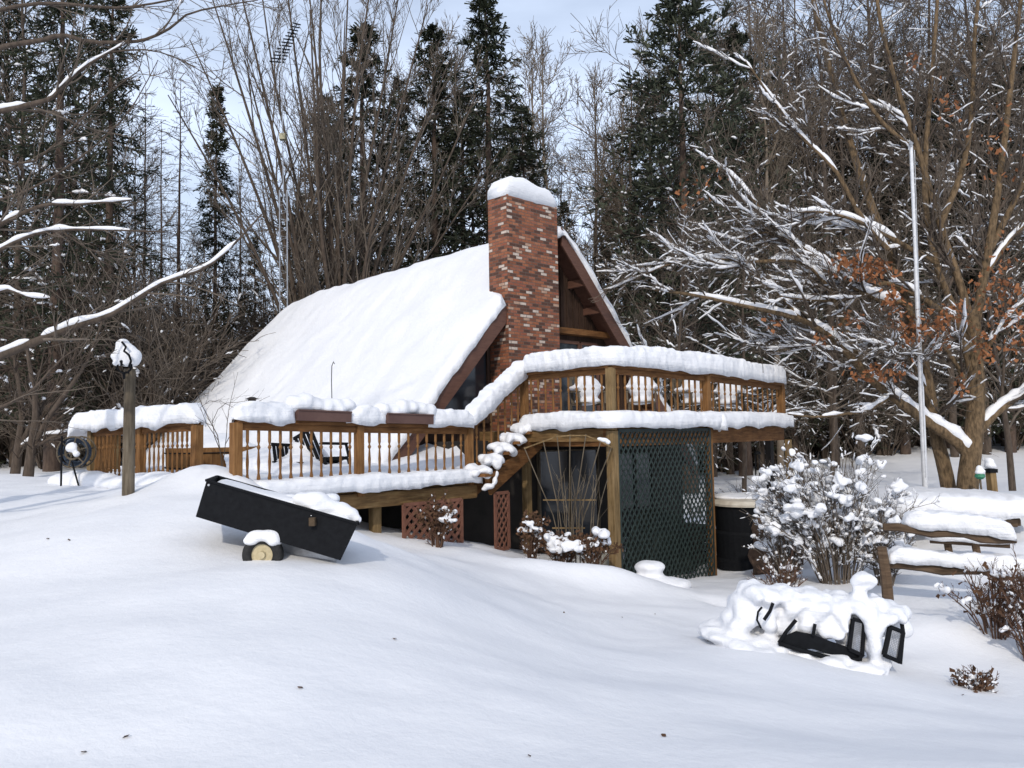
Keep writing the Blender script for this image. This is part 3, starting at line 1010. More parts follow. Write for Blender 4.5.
sheet('snow_drift', [q + r_ * .15 for q in up[1:]], [v3((h0.x, h0.y), 0), v3((hw.x, hw.y), 0), v3(c2, 0)], lambda p, s: ZU + .2 + .10 * s + .08 * nz(p, 1.2, 4) * min(1, s * 5), MSC, ud)
snow_rolls('rail_snow', [([v3(A0, za0) - r_ * .0 + g_ * .0, v3(A1, za1), v3(B1, zb1), v3(C1, zc1) + g_ * .08], .32, .35)], ud, drip=.05, noise_amp=.028)

# stairs between the decks
st = thing('staircase', 'short snowy wooden steps with balusters climbing from the low deck to the raised deck', 'stairs', v3(L2, ZL))
sdv = (A0 - L2); sl = sdv.length; s3 = Vector((sdv.x, sdv.y, 0)).normalized(); sn3 = Vector((s3.y, -s3.x, 0))
rail_run(st, L2, A0, zl2 + .02, za0, ZL + .05, ZU - .05, 7)
m = MB()
for off in (0.02, .30):
    m.beam(v3(L2, ZL - .10) + sn3 * off + s3 * .10, v3(A0, ZU - .22) + sn3 * off - s3 * .0, .05, .28)
m.build('stringer', M_RAILH, st)
NS = 5
for k in range(NS):
    f = (k + .6) / NS
    q = v3(L2, ZL + (ZU - ZL) * f) + s3 * sl * (f - .1) + sn3 * .17
    m = MB(); m.beam(q - sn3 * .22, q + sn3 * .22, .27, .05)
    tr = m.build('tread', M_RAILH, st)
    e = q + sn3 * .16
    snow_blob('snow_cap', [(q - sn3 * .1 + Vector((0, 0, .09)), (.16, .15, .085)), (q + Vector((0, 0, .085)), (.16, .15, .09)), (e - sn3 * .05 + Vector((0, 0, .06)), (.15, .14, .085)), (q - s3 * .1 + Vector((0, 0, .04)), (.1, .2, .1)),
                           (e + s3 * .05 * (-1) ** k + Vector((0, 0, .02)), (.09, .09, .09))], tr, voxel=.022, amp=.03, fs=8, sm_it=2)
snow_rolls('rail_snow', [([v3(L2, zl2 - .0) - s3 * .12, v3(L2, zl2 + .04) + s3 * .1, v3(A0, za0 - .03) - s3 * .05, v3(A0, za0) + s3 * .1], .30, .30)], st, drip=.05, noise_amp=.028)
q = P(489, 486, 12.75); q2 = P(497, 476, 12.8)
snow_blob('snow_hook', [(q, (.10, .08, .05)), (P(484, 489, 12.75), (.06, .06, .04)), (P(495, 481, 12.8), (.05, .06, .07)), (P(497, 474, 12.8), (.04, .05, .07))], st, voxel=.02, amp=.01)

# lattice screens
def lattice(name, quad, px_, pz, sw, mat, label, group=None, frame=True, th=.012):
    """quad: origin, u vector, v vector (world); u length and v length in metres"""
    o0, uv_, vv = quad
    lu, lv = uv_.length, vv.length; ud_, vd_ = uv_.normalized(), vv.normalized(); nn_ = ud_.cross(vd_).normalized()
    root = thing(name, label, 'lattice', o0, group)
    m = MB()
    for sgn in (1, -1):
        k0 = -lv * px_ / pz - lu
        s = -lv * px_ / pz - px_
        while s < lu + lv * px_ / pz + px_:
            # line: x = s + sgn * y * px/pz
            y0, y1 = 0.0, lv
            k = sgn * px_ / pz
            xa, xb = s, s + k * lv
            ta, tb = 0.0, 1.0
            dx = xb - xa
            if abs(dx) > 1e-9:
                t0, t1 = (0 - xa) / dx, (lu - xa) / dx
                if t0 > t1: t0, t1 = t1, t0
                ta, tb = max(ta, t0), min(tb, t1)
            if tb - ta > .02:
                a = o0 + ud_ * (xa + dx * ta) + vd_ * (lv * ta) + nn_ * (th * .5 * sgn)
                b = o0 + ud_ * (xa + dx * tb) + vd_ * (lv * tb) + nn_ * (th * .5 * sgn)
                m.beam(a, b, sw, th, nn_)
            s += px_
    m.build('slats', mat, root)
    if frame:
        m = MB(); cs = [o0, o0 + uv_, o0 + uv_ + vv, o0 + vv]
        for a, b in zip(cs, cs[1:] + cs[:1]): m.beam(a, b, .05, .03, nn_)
        m.build('frame', mat, root)
    return root


a = v3(A1, 0) + g_ * .09 - r_ * .05; b = v3(B1, 0) - g_ * .03 - r_ * .05
zb0 = min(gz(a.x, a.y), gz(b.x, b.y)) - .1
a.z = b.z = zb0
lattice('green_lattice', (a, b - a, Vector((0, 0, ZU - .06 - zb0))), .118, .165, .027, M_GREENLAT, 'tall dark green lattice screen below the raised deck', frame=True)
a = P(404, 551, 11.75); b = P(462, 551, 12.6); a.z = b.z = min(a.z, b.z)
lattice('brown_lattice', (a, b - a, Vector((0, 0, ZL - .27 - a.z)) + (b - a) * -.0), .16, .16, .05, M_BROWNLAT, 'reddish brown lattice panel under the low deck beside the steps', 'brown lattice panels')
a = P(496, 548, 12.9); b = P(509, 548, 13.15); a.z = b.z
lattice('brown_lattice', (a, b - a, Vector((0, 0, .92))), .12, .16, .03, M_BROWNLAT, 'narrow strip of reddish brown lattice below the steps', 'brown lattice panels')

# window boxes on the rail
for (u0, u1, lab, seedv) in ((292.5, 346, 'brown planter box heaped with snow, the longer one near the middle of the front rail', 0), (381.5, 427.5, 'brown planter box heaped with snow, closer to the steps on the front rail', 4)):
    s0 = L0 if u0 < 359 else L1; s1 = L1 if u0 < 359 else L2; zz0 = zl0 if u0 < 359 else zl1; zz1 = zl1 if u0 < 359 else zl2

    def onrail(u):
        lo, hi = 0.0, 1.0
        for _ in range(40):
            f = (lo + hi) / 2; q = s0.lerp(s1, f)
            if PX((q.x, q.y, zz0))[0] < u: lo = f
            else: hi = f
        return v3(s0.lerp(s1, lo), zz0 + (zz1 - zz0) * lo)
    a, b = onrail(u0), onrail(u1); cen = (a + b) / 2
    pb = thing('planter_box', lab, 'planter', cen, 'planter boxes on the railing')
    d = (b - a).normalized(); nn2 = Vector((-d.y, d.x, 0)).normalized()
    m = MB(); w2 = .14
    for (o, l, ww) in ((-w2, 0, 0), (w2, 0, 0)):
        m.beam(a + nn2 * o + Vector((0, 0, .075)), b + nn2 * o + Vector((0, 0, .075)), .02, .15)
    m.beam(a - nn2 * w2 + d * .01 + Vector((0, 0, .072)), a + nn2 * w2 + d * .01 + Vector((0, 0, .072)), .02, .145)
    m.beam(b - nn2 * w2 - d * .01 + Vector((0, 0, .072)), b + nn2 * w2 - d * .01 + Vector((0, 0, .072)), .02, .145)
    m.beam(a + Vector((0, 0, .012)), b + Vector((0, 0, .012)), .26, .02)
    m.beam(a - nn2 * (w2 + .01) + Vector((0, 0, .143)), b - nn2 * (w2 + .01) + Vector((0, 0, .143)), .03, .02)
    m.build('box', M_PLANTER, pb, bevel=.004)
    L = (b - a).length
    balls = [(a + d * (L * f) + Vector((0, 0, .22 + .03 * math.sin(f * 7 + seedv))), (.16, .16, .13 + .02 * math.sin(f * 11 + seedv))) for f in (.02, .2, .4, .6, .8, .98)]
    snow_blob('snow_cap', balls, pb, voxel=.025, amp=.018)

# ------------------------------------------------------------------ forest prototypes
PROTO = bpy.data.collections.new('unused')        # never linked to the scene: only holds nothing


def tree_obj(name, label, cat, group, trunk_me, parts):
    """parts: list of (child name, mesh)"""
    root = thing(name, label, cat, (0, 0, 0), group)
    o = bpy.data.objects.new('trunk', trunk_me); COL.objects.link(o); o.parent = root
    for n, me in parts:
        c = bpy.data.objects.new(n, me); COL.objects.link(c); c.parent = root
    return root


def trunk_arr(H_, r0, lean=0.02, n=14, tip=0.12, wob=0.02):
    z = np.linspace(-.5, H_, n)
    x = np.cumsum(rng.normal(size=n) * wob * H_ / n * 2) + lean * z; y = np.cumsum(rng.normal(size=n) * wob * H_ / n * 2)
    x -= x[0]; y -= y[0]
    Pn = np.stack([x, y, z], -1)[None]
    Rn = (r0 * (1 - (1 - tip) * np.linspace(0, 1, n) ** .9))[None]
    return Pn, Rn


def bare_tree(H_, r0, m1=16, m2=9, m3=7, m4=0, lo=.3, l1=.38, ang=(28, 60), trop=.05, snow=.15, twig=M_TWIG, bark=M_BARK, rmin=.009, jit=.12):
    T = trunk_arr(H_, r0, rng.uniform(-.04, .04))
    a = tubes_arrays(*T, 8)
    tm = np_mesh('trunk', [(a[0], a[1], 0)], [bark], True)
    B1 = grow(*T, m1, lo, .98, l1 * .7, l1, ang, trop, jit, 7, .55, .25, rmin * 1.6, .55)
    B2 = grow(*B1, m2, .15, .98, .35, .65, (25, 55), trop * .8, jit, 5, .6, .3, rmin * 1.2, .4)
    B3 = grow(*B2, m3, .1, .98, .3, .6, (22, 55), trop * .5, jit * 1.3, 4, .6, .5, rmin, .3)
    parts = [tubes_arrays(*B1, 5) + (0,), tubes_arrays(*B2, 4) + (1,), tubes_arrays(*B3, 3) + (1,)]
    if m4:
        B4 = grow(*B3, m4, .1, .95, .35, .7, (25, 60), trop * .3, jit * 1.5, 3, .7, .6, rmin * .85, .3)
        parts.append(tubes_arrays(*B4, 3) + (1,))
    if snow:
        parts.append(snow_on(*B1, snow * 1.3, .8, 4, .8, .02) + (2,))
        parts.append(snow_on(*B2, snow, .8, 4, .75, .016) + (2,))
        parts.append(snow_on(*B3, snow * .6, 1.0, 3, .6, .016) + (2,))
    cm = np_mesh('crown', parts, [bark, twig, MSC])
    return tm, cm


def conifer(H_, r0, wid, nb=170, lo=.06, tw=16, blades=4, needle=M_NEEDLE, droop=-.10, snow=.2, dens=1.0, top_pow=.85, bl=(.10, .25), bw=(.022, .05), bare=False, uneven=.25, hang=.5, rm=.009):
    T = trunk_arr(H_, r0, 0, 16, .08, .006)
    tm = np_mesh('trunk', [tubes_arrays(*T, 8) + (0,)], [M_CBARK], True)
    h = lo + (1 - lo) * (np.linspace(0, 1, nb) ** .9) * .985
    h += rng.normal(size=nb) * .004
    h = np.clip(h, lo, .995)
    az = np.arange(nb) * 2.4 + rng.uniform(-.4, .4, nb)
    ln = (wid * (1 - h) ** top_pow + .12) * rng.uniform(1 - uneven, 1 + uneven * .7, nb) * np.minimum(1, .55 + (h - lo) * 3)
    zz = h * H_
    x0 = np.interp(zz, T[0][0, :, 2], T[0][0, :, 0]); y0 = np.interp(zz, T[0][0, :, 2], T[0][0, :, 1])
    d = np.stack([np.cos(az), np.sin(az), np.where(h > .8, .5, .05) + rng.normal(size=nb) * .1], -1)
    d = nrm(d); n = 6; pts = [np.stack([x0, y0, zz], -1)]
    for k in range(n - 1):
        d = nrm(d + np.array([0, 0, droop if k < 3 else -droop * .9]) + rng.normal(size=d.shape) * .06)
        pts.append(pts[-1] + d * (ln / (n - 1))[:, None])
    Pn = np.stack(pts, 1); Rn = np.maximum((ln * .012)[:, None] * np.linspace(1, .3, n)[None], rm)
    parts = [tubes_arrays(Pn, Rn, 4) + (0,)]
    B2 = grow(Pn, Rn, tw, .12, 1.0, .22, .42, (35, 70), -.12 * hang, .1, 4, .6, .5, rm * .7, .35)
    parts.append(tubes_arrays(*B2, 3) + (0,))
    if not bare:
        Pt, Rt = B2; K, nn_, _ = Pt.shape
        for (Pq, m_) in ((Pt, blades), (Pn, 14)):
            K = len(Pq); n_ = Pq.shape[1]
            idx = np.repeat(np.arange(K), m_); t = rng.uniform(.05, 1, len(idx)) * (n_ - 1); i0 = np.minimum(t.astype(int), n_ - 2); f = (t - i0)[:, None]
            c = Pq[idx, i0] * (1 - f) + Pq[idx, i0 + 1] * f
            dd = nrm(Pq[idx, i0 + 1] - Pq[idx, i0])
            dd = nrm(dd + rng.normal(size=dd.shape) * .45 + np.array([0, 0, -.35 * hang]))
            up = rng.normal(size=dd.shape)
            Vq, Fq = quads(c, dd, up, rng.uniform(*bl, len(c)), rng.uniform(*bw, len(c)))
            parts.append((Vq, Fq, 1))
    if snow:
        parts.append(snow_on(Pn, Rn, snow, 1.5, 4, .8, .035) + (2,))
        parts.append(snow_on(*B2, snow * .45, 1.5, 4, .8, .03) + (2,))
    cm = np_mesh('crown', parts, [M_CBARK, needle, MSC])
    return tm, cm


def put(root, u, Y, topv=None, H_=None, rotz=None, sc=1.0, dz=0, x=None, label=None):
    if x is None:
        p = P(u, 440, Y); x = p.x
    z = gz(x, Y) + dz
    s = sc
    if topv is not None:
        s = (P(u, topv, Y).z - z) / H_
    return dup(root, (x, Y, z), rotz if rotz is not None else rng.uniform(0, 6.28), (s * sc, s * sc, s), label)


used = set()


def place(proto, H_, spots, grp=None, lab=None):
    root, first = proto, True
    for sp in spots:
        u, Y, tv = sp[:3]; sc = sp[3] if len(sp) > 3 else 1.0
        p = P(u, 440, Y); z = gz(p.x, Y)
        s = (P(u, tv, Y).z - z) / H_
        if proto.name not in used:
            used.add(proto.name); o = proto
            o.location = (p.x, Y, z); o.rotation_euler = (0, 0, rng.uniform(0, 6.28)); o.scale = (s * sc, s * sc, s)
        else:
            o = dup(proto, (p.x, Y, z), rng.uniform(0, 6.28), (s * sc, s * sc, s))
        if len(sp) > 4 and sp[4]:
            o['label'] = sp[4]
        elif lab: o['label'] = lab
        if grp: o['group'] = grp


GB = 'bare trees of the wood behind the cabin'; LB = 'bare brown deciduous tree standing in the wood behind the cabin'
GC = 'dark conifers of the wood behind the cabin'; LC = 'dark spruce dusted with snow standing in the wood'
bares = []
for i in range(5):
    kw = [dict(m1=20, m2=9, m3=8, l1=.34, ang=(22, 48), trop=.07, snow=.12), dict(m1=17, m2=10, m3=8, l1=.42, ang=(30, 65), trop=.03, snow=.25),
          dict(m1=22, m2=8, m3=7, l1=.30, ang=(25, 50), trop=.08, snow=.10, lo=.45), dict(m1=18, m2=9, m3=9, l1=.45, ang=(35, 75), trop=.02, snow=.40, lo=.12),
          dict(m1=24, m2=9, m3=7, l1=.36, ang=(20, 45), trop=.06, snow=.10, lo=.2)][i]
    tm, cm = bare_tree(14, .13, **kw)
    bares.append(tree_obj('bare_tree', LB, 'tree', GB, tm, [('crown', cm)]))
pale = []
tm, cm = bare_tree(15, .13, m1=26, m2=9, m3=6, l1=.30, ang=(18, 40), trop=.10, snow=0, lo=.3, twig=M_TWIG2, bark=M_TWIG2, rmin=.010)
palet = tree_obj('bare_tree', 'pale bare tree with fine upright twigs', 'tree', 'pale bare trees against the sky', tm, [('crown', cm)])
spr = []
for i in range(3):
    kw = [dict(wid=2.5, nb=130, tw=13, snow=.22, uneven=.5, blades=6), dict(wid=2.1, nb=120, tw=12, snow=.22, uneven=.55, blades=6), dict(wid=2.9, nb=120, tw=15, snow=.35, uneven=.5, lo=.02, blades=6)][i]
    tm, cm = conifer(16, .2, **kw)
    spr.append(tree_obj('spruce_tree', LC, 'tree', GC, tm, [('crown', cm)]))
tm, cm = conifer(16, .22, wid=2.5, nb=100, tw=14, blades=9, needle=M_NEEDLE2, droop=.02, snow=.25, lo=.2, top_pow=.42, bl=(.12, .22), bw=(.03, .06), hang=-.5, uneven=.4)
pine = tree_obj('pine_tree', 'tall pine with a rounded dark green top right of the chimney', 'tree', None, tm, [('crown', cm)])
tm, cm = conifer(15, .12, wid=1.9, nb=120, tw=9, snow=.02, bare=True, droop=-.05, lo=.1, uneven=.4, rm=.008)
larch = tree_obj('larch_tree', 'leafless larch with a thin spire and short level branches', 'tree', 'leafless larches left of the cabin', tm, [('crown', cm)])
tm, cm = conifer(15, .15, wid=1.5, nb=170, tw=13, snow=.08, lo=.25, blades=3, uneven=.3, droop=-.12)
narrow = tree_obj('spruce_tree', 'narrow spruce with a pointed dark top standing alone against the sky', 'tree', None, tm, [('crown', cm)])
# thicket shrubs of the understory
thick = []
for i in range(3):
    T = trunk_arr(1.0, .05, 0, 4)
    ns = 14
    B0 = grow(*T, ns, .05, .35, 3.0, 5.5, (5, 42), .03, .07, 8, .6, .3, .014, 0, absolute=True)
    B1 = grow(*B0, 9, .1, .98, .25, .5, (25, 60), .02, .12, 5, .6, .3, .011, .4)
    B2 = grow(*B1, 8, .1, .98, .3, .6, (25, 60), 0, .15, 4, .6, .5, .009, .3)
    parts = [tubes_arrays(*B0, 5) + (0,), tubes_arrays(*B1, 4) + (1,), tubes_arrays(*B2, 3) + (1,)]
    sn = [.06, .3, .5][i]
    parts += [snow_on(*B0, sn, .8, 4, .85, .025) + (2,), snow_on(*B1, sn, 1., 4, .8, .022) + (2,), snow_on(*B2, sn * .6, 1., 3, .7, .02) + (2,)]
    cm = np_mesh('crown', parts, [M_BARK, M_TWIG, MSC])
    tm = np_mesh('trunk', [tubes_arrays(*T, 8) + (0,)], [M_BARK], True)
    thick.append(tree_obj('sapling_tree', 'many stemmed bare sapling of the undergrowth at the edge of the wood', 'tree', 'saplings of the undergrowth', tm, [('crown', cm)]))

# far wood: one mass
parts = []
nt_ = 520
xx = rng.uniform(-75, 75, nt_); yy = rng.uniform(56, 80, nt_)
hh = rng.uniform(9, 14, nt_)
hh = np.where((xx > 2) & (xx < 9), hh * .7, hh)
zz = gbase(xx, yy)
Pn = np.stack([np.stack([xx + rng.normal(size=nt_) * .15, yy, zz + hh * f], -1) for f in np.linspace(-.05, 1, 6)], 1)
Rn = np.maximum(rng.uniform(.08, .22, nt_)[:, None] * np.linspace(1, .15, 6)[None], .02)
T = (Pn, Rn)
B1 = grow(*T, 14, .08, .98, .14, .30, (30, 80), .03, .1, 5, .5, .3, .02, .4)
B2 = grow(*B1, 7, .1, 1, .3, .6, (25, 60), .02, .15, 3, .6, .6, .016, .3)
idx = rng.choice(nt_, 160, replace=False)
parts = [tubes_arrays(*T, 5) + (0,), tubes_arrays(*B1, 3) + (1,), tubes_arrays(*B2, 3) + (1,)]
nb_ = 26000      # evergreen and twig mass low down in the far wood
c = np.stack([rng.uniform(-80, 80, nb_), rng.uniform(62, 82, nb_), rng.uniform(0, 1, nb_) ** 1.3 * 11], -1); c[:, 2] += gbase(c[:, 0], c[:, 1])
dd = nrm(rng.normal(size=(nb_, 3)) * np.array([1, 1, .6]))
Vq, Fq = quads(c, dd, rng.normal(size=(nb_, 3)), rng.uniform(.5, 1.3, nb_), rng.uniform(.2, .5, nb_)); parts.append((Vq, Fq, 2))
parts.append(snow_on(*B1, .25, 1, 3, .75, .035) + (3,))
fwm = np_mesh('far_woods', parts, [M_BARK, M_TWIG, M_NEEDLE, MSC])
fwo = bpy.data.objects.new('far_woods', fwm); COL.objects.link(fwo)
tag(fwo, 'far mass of bare and evergreen wood closing the view behind the snowy field', 'woods', kind='stuff')

# --- placing, from the photograph: (u, depth, top row, width factor, own label)
place(spr[0], 16, [(52, 21, -90, 1.15, 'tall dark spruce with dense drooping sprays at the left edge, the nearer one'), (365, 33, 22, 1.4, 'dark spruce behind the many stemmed tree, furthest left of those behind the roof'),
                   (492, 34, -12, 1.3, 'tallest dark spruce rising straight behind the ridge left of the chimney'), (965, 50, 60), (860, 51, 95), (612, 46, 215)])
place(spr[1], 16, [(105, 25, -40, 1.1, 'second dark spruce near the left edge, behind the first'), (436, 35, 24, 1.35, 'pointed dark spruce between the two taller ones behind the roof'), (905, 50, 40), (1010, 49, 30), (795, 50, 120), (735, 52, 180)])
place(spr[2], 16, [(0, 27, -20), (330, 40, 95, 1.3), (530, 40, 105, 1.3), (465, 38, 90, 1.3), (400, 38, 75), (570, 46, 200), (840, 52, 130, 1.3), (640, 40, 190), (690, 50, 150, 1.3), (945, 52, 90, 1.3), (1050, 50, 60, 1.3), (-60, 24, -30), (300, 44, 190), (255, 40, 235), (570, 40, 235), (515, 34, 165)])
place(pine, 16, [(688, 36, 0, 1.35), (655, 44, 85, 1.2, 'smaller pine beside the tall rounded pine'), (745, 47, 30, 1.2, 'pine half hidden behind bare twigs right of the tall rounded pine')])
place(larch, 15, [(142, 34, 88), (176, 33, 78), (160, 40, 120), (240, 42, 150)])
place(narrow, 15, [(213, 32, 84, .95)])
# pale trees against the sky gap
place(palet, 15, [(560, 44, 52), (598, 46, 78), (626, 44, 105), (545, 50, 70), (780, 44, 20), (430, 44, 40)])
# bare trees
_sp = [[] for _ in range(5)]
lst = [(15, 24, -60), (90, 30, 30), (130, 30, 150), (180, 38, 215), (225, 36, 240), (300, 34, 120), (390, 36, 60), (450, 42, 60), (545, 42, 120), (600, 40, 130), (640, 42, 60), (675, 46, 100),
       (-40, 30, -60), (60, 38, 40), (20, 42, 60), (110, 42, 150), (150, 44, 230), (205, 44, 240), (240, 46, 250), (360, 46, 150), (420, 48, 110), (480, 46, 100), (510, 48, 140), (560, 50, 170), (620, 52, 150),
       (712, 38, 55), (730, 46, 30), (760, 40, -10), (790, 36, -60), (810, 44, 0), (835, 38, -40), (860, 46, 10), (880, 36, -80), (905, 44, -20), (930, 38, -60), (955, 48, 10), (985, 36, -60), (1010, 42, -30), (1040, 36, -80), (1070, 40, -60),
       (745, 52, 80), (785, 54, 90), (825, 52, 60), (870, 54, 70), (915, 52, 50), (965, 54, 60), (1005, 52, 60), (1045, 50, 40), (700, 54, 120), (655, 52, 140),
       (-20, 36, -20), (-70, 34, -40), (1110, 44, -40), (1150, 40, -40)]
lst = [(u, max(Y, 47 + (i % 5) * 1.7) if u > 690 else Y, v) for i, (u, Y, v) in enumerate(lst)]
for i, t in enumerate(lst):
    _sp[(i * 3 + 1) % 5].append(t)
for i in range(5): place(bares[i], 14, _sp[i])
# trunks seen under the branches across the far snowfield
_sp = [[] for _ in range(5)]
for i in range(30):
    u = 712 + i * 12.5 + rng.uniform(-5, 5); _sp[i % 5].append((u, rng.uniform(51, 57), rng.uniform(30, 180)))
for i in range(5): place(bares[i], 14, _sp[i])
# undergrowth, dense to the left and behind the cabin
_sp = [[], [], []]
for i in range(46):
    u = -40 + i * 7.2 + rng.uniform(-4, 4); Y = rng.uniform(25, 38) if i % 2 else rng.uniform(22, 28)
    if 165 < u < 300: Y = rng.uniform(31, 38)
    tv = 440 - rng.uniform(120, 185) * 28 / Y
    _sp[[0, 0, 0, 1][i % 4]].append((u, Y, tv))
for i in range(14): _sp[i % 2].append((290 + i * 27, rng.uniform(34, 42), rng.uniform(235, 300)))
for i in range(34): _sp[1 + i % 2].append((635 + i * 12.5, rng.uniform(50, 56), rng.uniform(250, 360)))
for i in range(3): place(thick[i], 5.0, _sp[i])

# ------------------------------------------------------------------ trees that can be told apart
def np_obj(name, parts, mats, root=None, smooth=False):
    me = np_mesh(name, parts, mats, smooth)
    return link(name, me, root)


def cat_(*bs):
    return np.concatenate([b[0] for b in bs]), np.concatenate([b[1] for b in bs])


# many stemmed tree behind the roof
b0 = gpx(332, 27.5)
root = thing('many_stemmed_tree', 'large bare tree with many slender stems fanning up behind the snowy roof', 'tree', b0)
stems = []
for k, (u, v) in enumerate([(168, 95), (190, 40), (208, -15), (232, -45), (258, -35), (280, -70), (303, -60), (326, -75), (350, -60), (376, -50), (402, -25), (428, 5), (452, 55), (476, 95), (500, 150), (245, 60), (345, 20), (310, 10), (395, 80)]):
    dY = rng.uniform(-2.0, 2.0)
    e = P(u, v, 27.5 + dY); s0 = b0 + Vector(((u - 332) * .0022, dY * .1, rng.uniform(.2, 1.6)))
    mid_ = s0.lerp(e, .45); mid_.x -= (e.x - s0.x) * .10; mid_.z += .25
    pts = [s0, s0.lerp(mid_, .5) + Vector((rng.normal() * .1, 0, 0)), mid_, mid_.lerp(e, .5) + Vector((rng.normal() * .12, 0, 0)), e]
    stems.append(smooth_poly(pts, [rng.uniform(.075, .13), .018], 14))
B0 = cat_(*stems)
np_obj('trunk', [tubes_arrays(*smooth_poly([b0 - Vector((0, 0, .4)), b0 + Vector((0, 0, 1.0)), b0 + Vector((0, 0, 2.0))], [.5, .42, .25], 6), 12) + (0,), tubes_arrays(*B0, 7) + (0,)], [M_BARK], root, True)
B1 = grow(*B0, 11, .22, .98, .20, .38, (12, 38), .07, .06, 8, .55, .25, .013, .5)
B2 = grow(*B1, 8, .12, .98, .25, .5, (18, 45), .05, .09, 5, .6, .35, .010, .4)
B3 = grow(*B2, 4, .1, .95, .3, .6, (18, 45), .04, .1, 4, .6, .5, .009, .3)
np_obj('crown', [tubes_arrays(*B1, 4) + (0,), tubes_arrays(*B2, 3) + (0,), tubes_arrays(*B3, 3) + (0,), snow_on(*B1, .12, .8, 4, .6, .03) + (1,)], [M_TWIG, MSC], root)


def guided(paths, Y0):
    out = []
    for pts, r0, r1, n in paths:
        w = []
        for q in pts:
            u, v = q[:2]; dY = q[2] if len(q) > 2 else 0
            w.append(P(u, v, Y0 + dY))
        out.append(smooth_poly(w, [r0, r1], n))
    return out


def limbs_mesh(name, limbs, root, snow_sel, thick=1.0, gapt=-.28, sides=9, bark=M_BARK2, extra=None):
    parts = [tubes_arrays(*l, sides) + (0,) for l in limbs]
    for i, th in snow_sel:
        Pn, Rn = limbs[i]
        n = Pn.shape[1]; m = n * 4
        t = np.linspace(.0, n - 1, m); i0 = np.minimum(t.astype(int), n - 2); f = (t - i0)[:, None]
        Pq = Pn[0][i0] * (1 - f) + Pn[0][i0 + 1] * f; Rq = Rn[0][i0] * (1 - f[:, 0]) + Rn[0][i0 + 1] * f[:, 0]
        d = np.gradient(Pq, axis=0); d = nrm(d); keep = (np.abs(d[:, 2]) < .86)
        runs_ = []; cur = []
        for k in range(m):
            gap = noise.noise(Vector((Pq[k, 0] * 1.6, Pq[k, 2] * 1.6, i * 3.1))) < gapt
            if keep[k] and not gap: cur.append(k)
            else:
                if len(cur) > 3: runs_.append(cur)
                cur = []
        if len(cur) > 3: runs_.append(cur)
        for c in runs_:
            c = np.array(c); L = len(c)
            env = np.minimum(1, np.minimum(np.arange(L) + .4, L - .6 - np.arange(L)) / 2.5) ** .6
            hh = (Rq[c] * .64 * th + .013) * env * (1 + (.9 if Rn.max() < .06 else .4) * np.array([noise.noise(Vector(tuple(Pq[k] * 5.5))) for k in c]))
            pp = Pq[c].copy(); pp[:, 2] += Rq[c] * .75 + hh * .45
            parts.append(tubes_arrays(pp[None], hh[None], 8) + (1,))
    if extra: parts += extra
    return np_obj(name, parts, [bark, MSC], root, True)


# the big tree on the right
t0 = gpx(966, 16.0)
root = thing('old_apple_tree', 'large spreading bare tree beside the flagpole with a heavy snow laden limb', 'tree', t0)
trunk = guided([([(967, 510), (968, 480), (973, 440), (976, 400), (975, 360), (972, 310)], .215, .14, 14)], 16)
trunk += guided([([(952, 508, .5), (945, 470, .5), (935, 430, .4), (926, 375, .4), (908, 310, .3), (888, 250, .5), (862, 180, .6), (838, 100, .8), (818, 20, 1), (800, -60, 1)], .155, .045, 22)], 16)
limbs = guided([
    ([(972, 458), (955, 440), (925, 420), (895, 398), (868, 376), (845, 350), (822, 330), (790, 316), (745, 306), (700, 296), (655, 290)], .135, .025, 26),
    ([(972, 330), (962, 290), (940, 225), (918, 150), (898, 90), (880, 20), (870, -60)], .09, .03, 18),
    ([(974, 330), (985, 270), (998, 190), (1008, 110), (1016, 40), (1026, -40)], .10, .03, 16),
    ([(976, 390), (958, 320), (938, 270), (925, 200), (928, 120), (934, 50), (940, -40)], .085, .03, 16),
    ([(978, 432), (996, 412), (1015, 398), (1040, 380), (1070, 350), (1100, 300)], .10, .05, 12),
    ([(890, 396), (868, 410, -.3), (845, 414, -.6), (815, 417, -.8), (788, 414, -1)], .045, .015, 10),
    ([(958, 322), (925, 300), (890, 283), (868, 290), (845, 300), (812, 300), (780, 296, -.4)], .07, .02, 14),
    ([(935, 262), (905, 246), (870, 226), (835, 214), (800, 212), (770, 225)], .06, .018, 12),
    ([(905, 302), (880, 300), (850, 285), (820, 268), (790, 260), (752, 262), (715, 258), (676, 262), (645, 274)], .07, .015, 18),
    ([(862, 372), (848, 335), (830, 290), (795, 250), (765, 215), (735, 178), (712, 160)], .07, .015, 16),
    ([(888, 250), (860, 215), (835, 170), (800, 135), (770, 95), (745, 60)], .06, .015, 14),
    ([(915, 150), (880, 120), (850, 70), (830, 20), (815, -30)], .05, .02, 10),
    ([(940, 225), (962, 170), (972, 110), (975, 30), (985, -50)], .07, .03, 12),
    ([(990, 250), (1015, 200), (1040, 150), (1060, 90)], .07, .03, 8),
    ([(985, 275), (1005, 245), (1024, 225), (1050, 200)], .06, .03, 8),
    ([(976, 400), (962, 375), (945, 348), (920, 330), (895, 328), (868, 335)], .055, .015, 12),
    ([(972, 372), (992, 340), (1012, 312), (1035, 295)], .06, .03, 8),
    ([(930, 400, .2), (918, 372, 0), (905, 352, -.5), (890, 345, -.9)], .04, .015, 8),
    ([(845, 350), (825, 345, .3), (800, 340, .6), (775, 338, .8)], .03, .01, 8),
    ([(800, 318), (775, 290), (745, 270), (715, 262), (690, 250)], .04, .012, 12),
    ([(850, 285), (825, 262), (790, 240), (760, 232), (735, 240), (700, 228)], .04, .012, 12),
], 16)
tr = np_obj('trunk', [tubes_arrays(*l, 12) + (0,) for l in trunk], [M_BARK2], root, True)
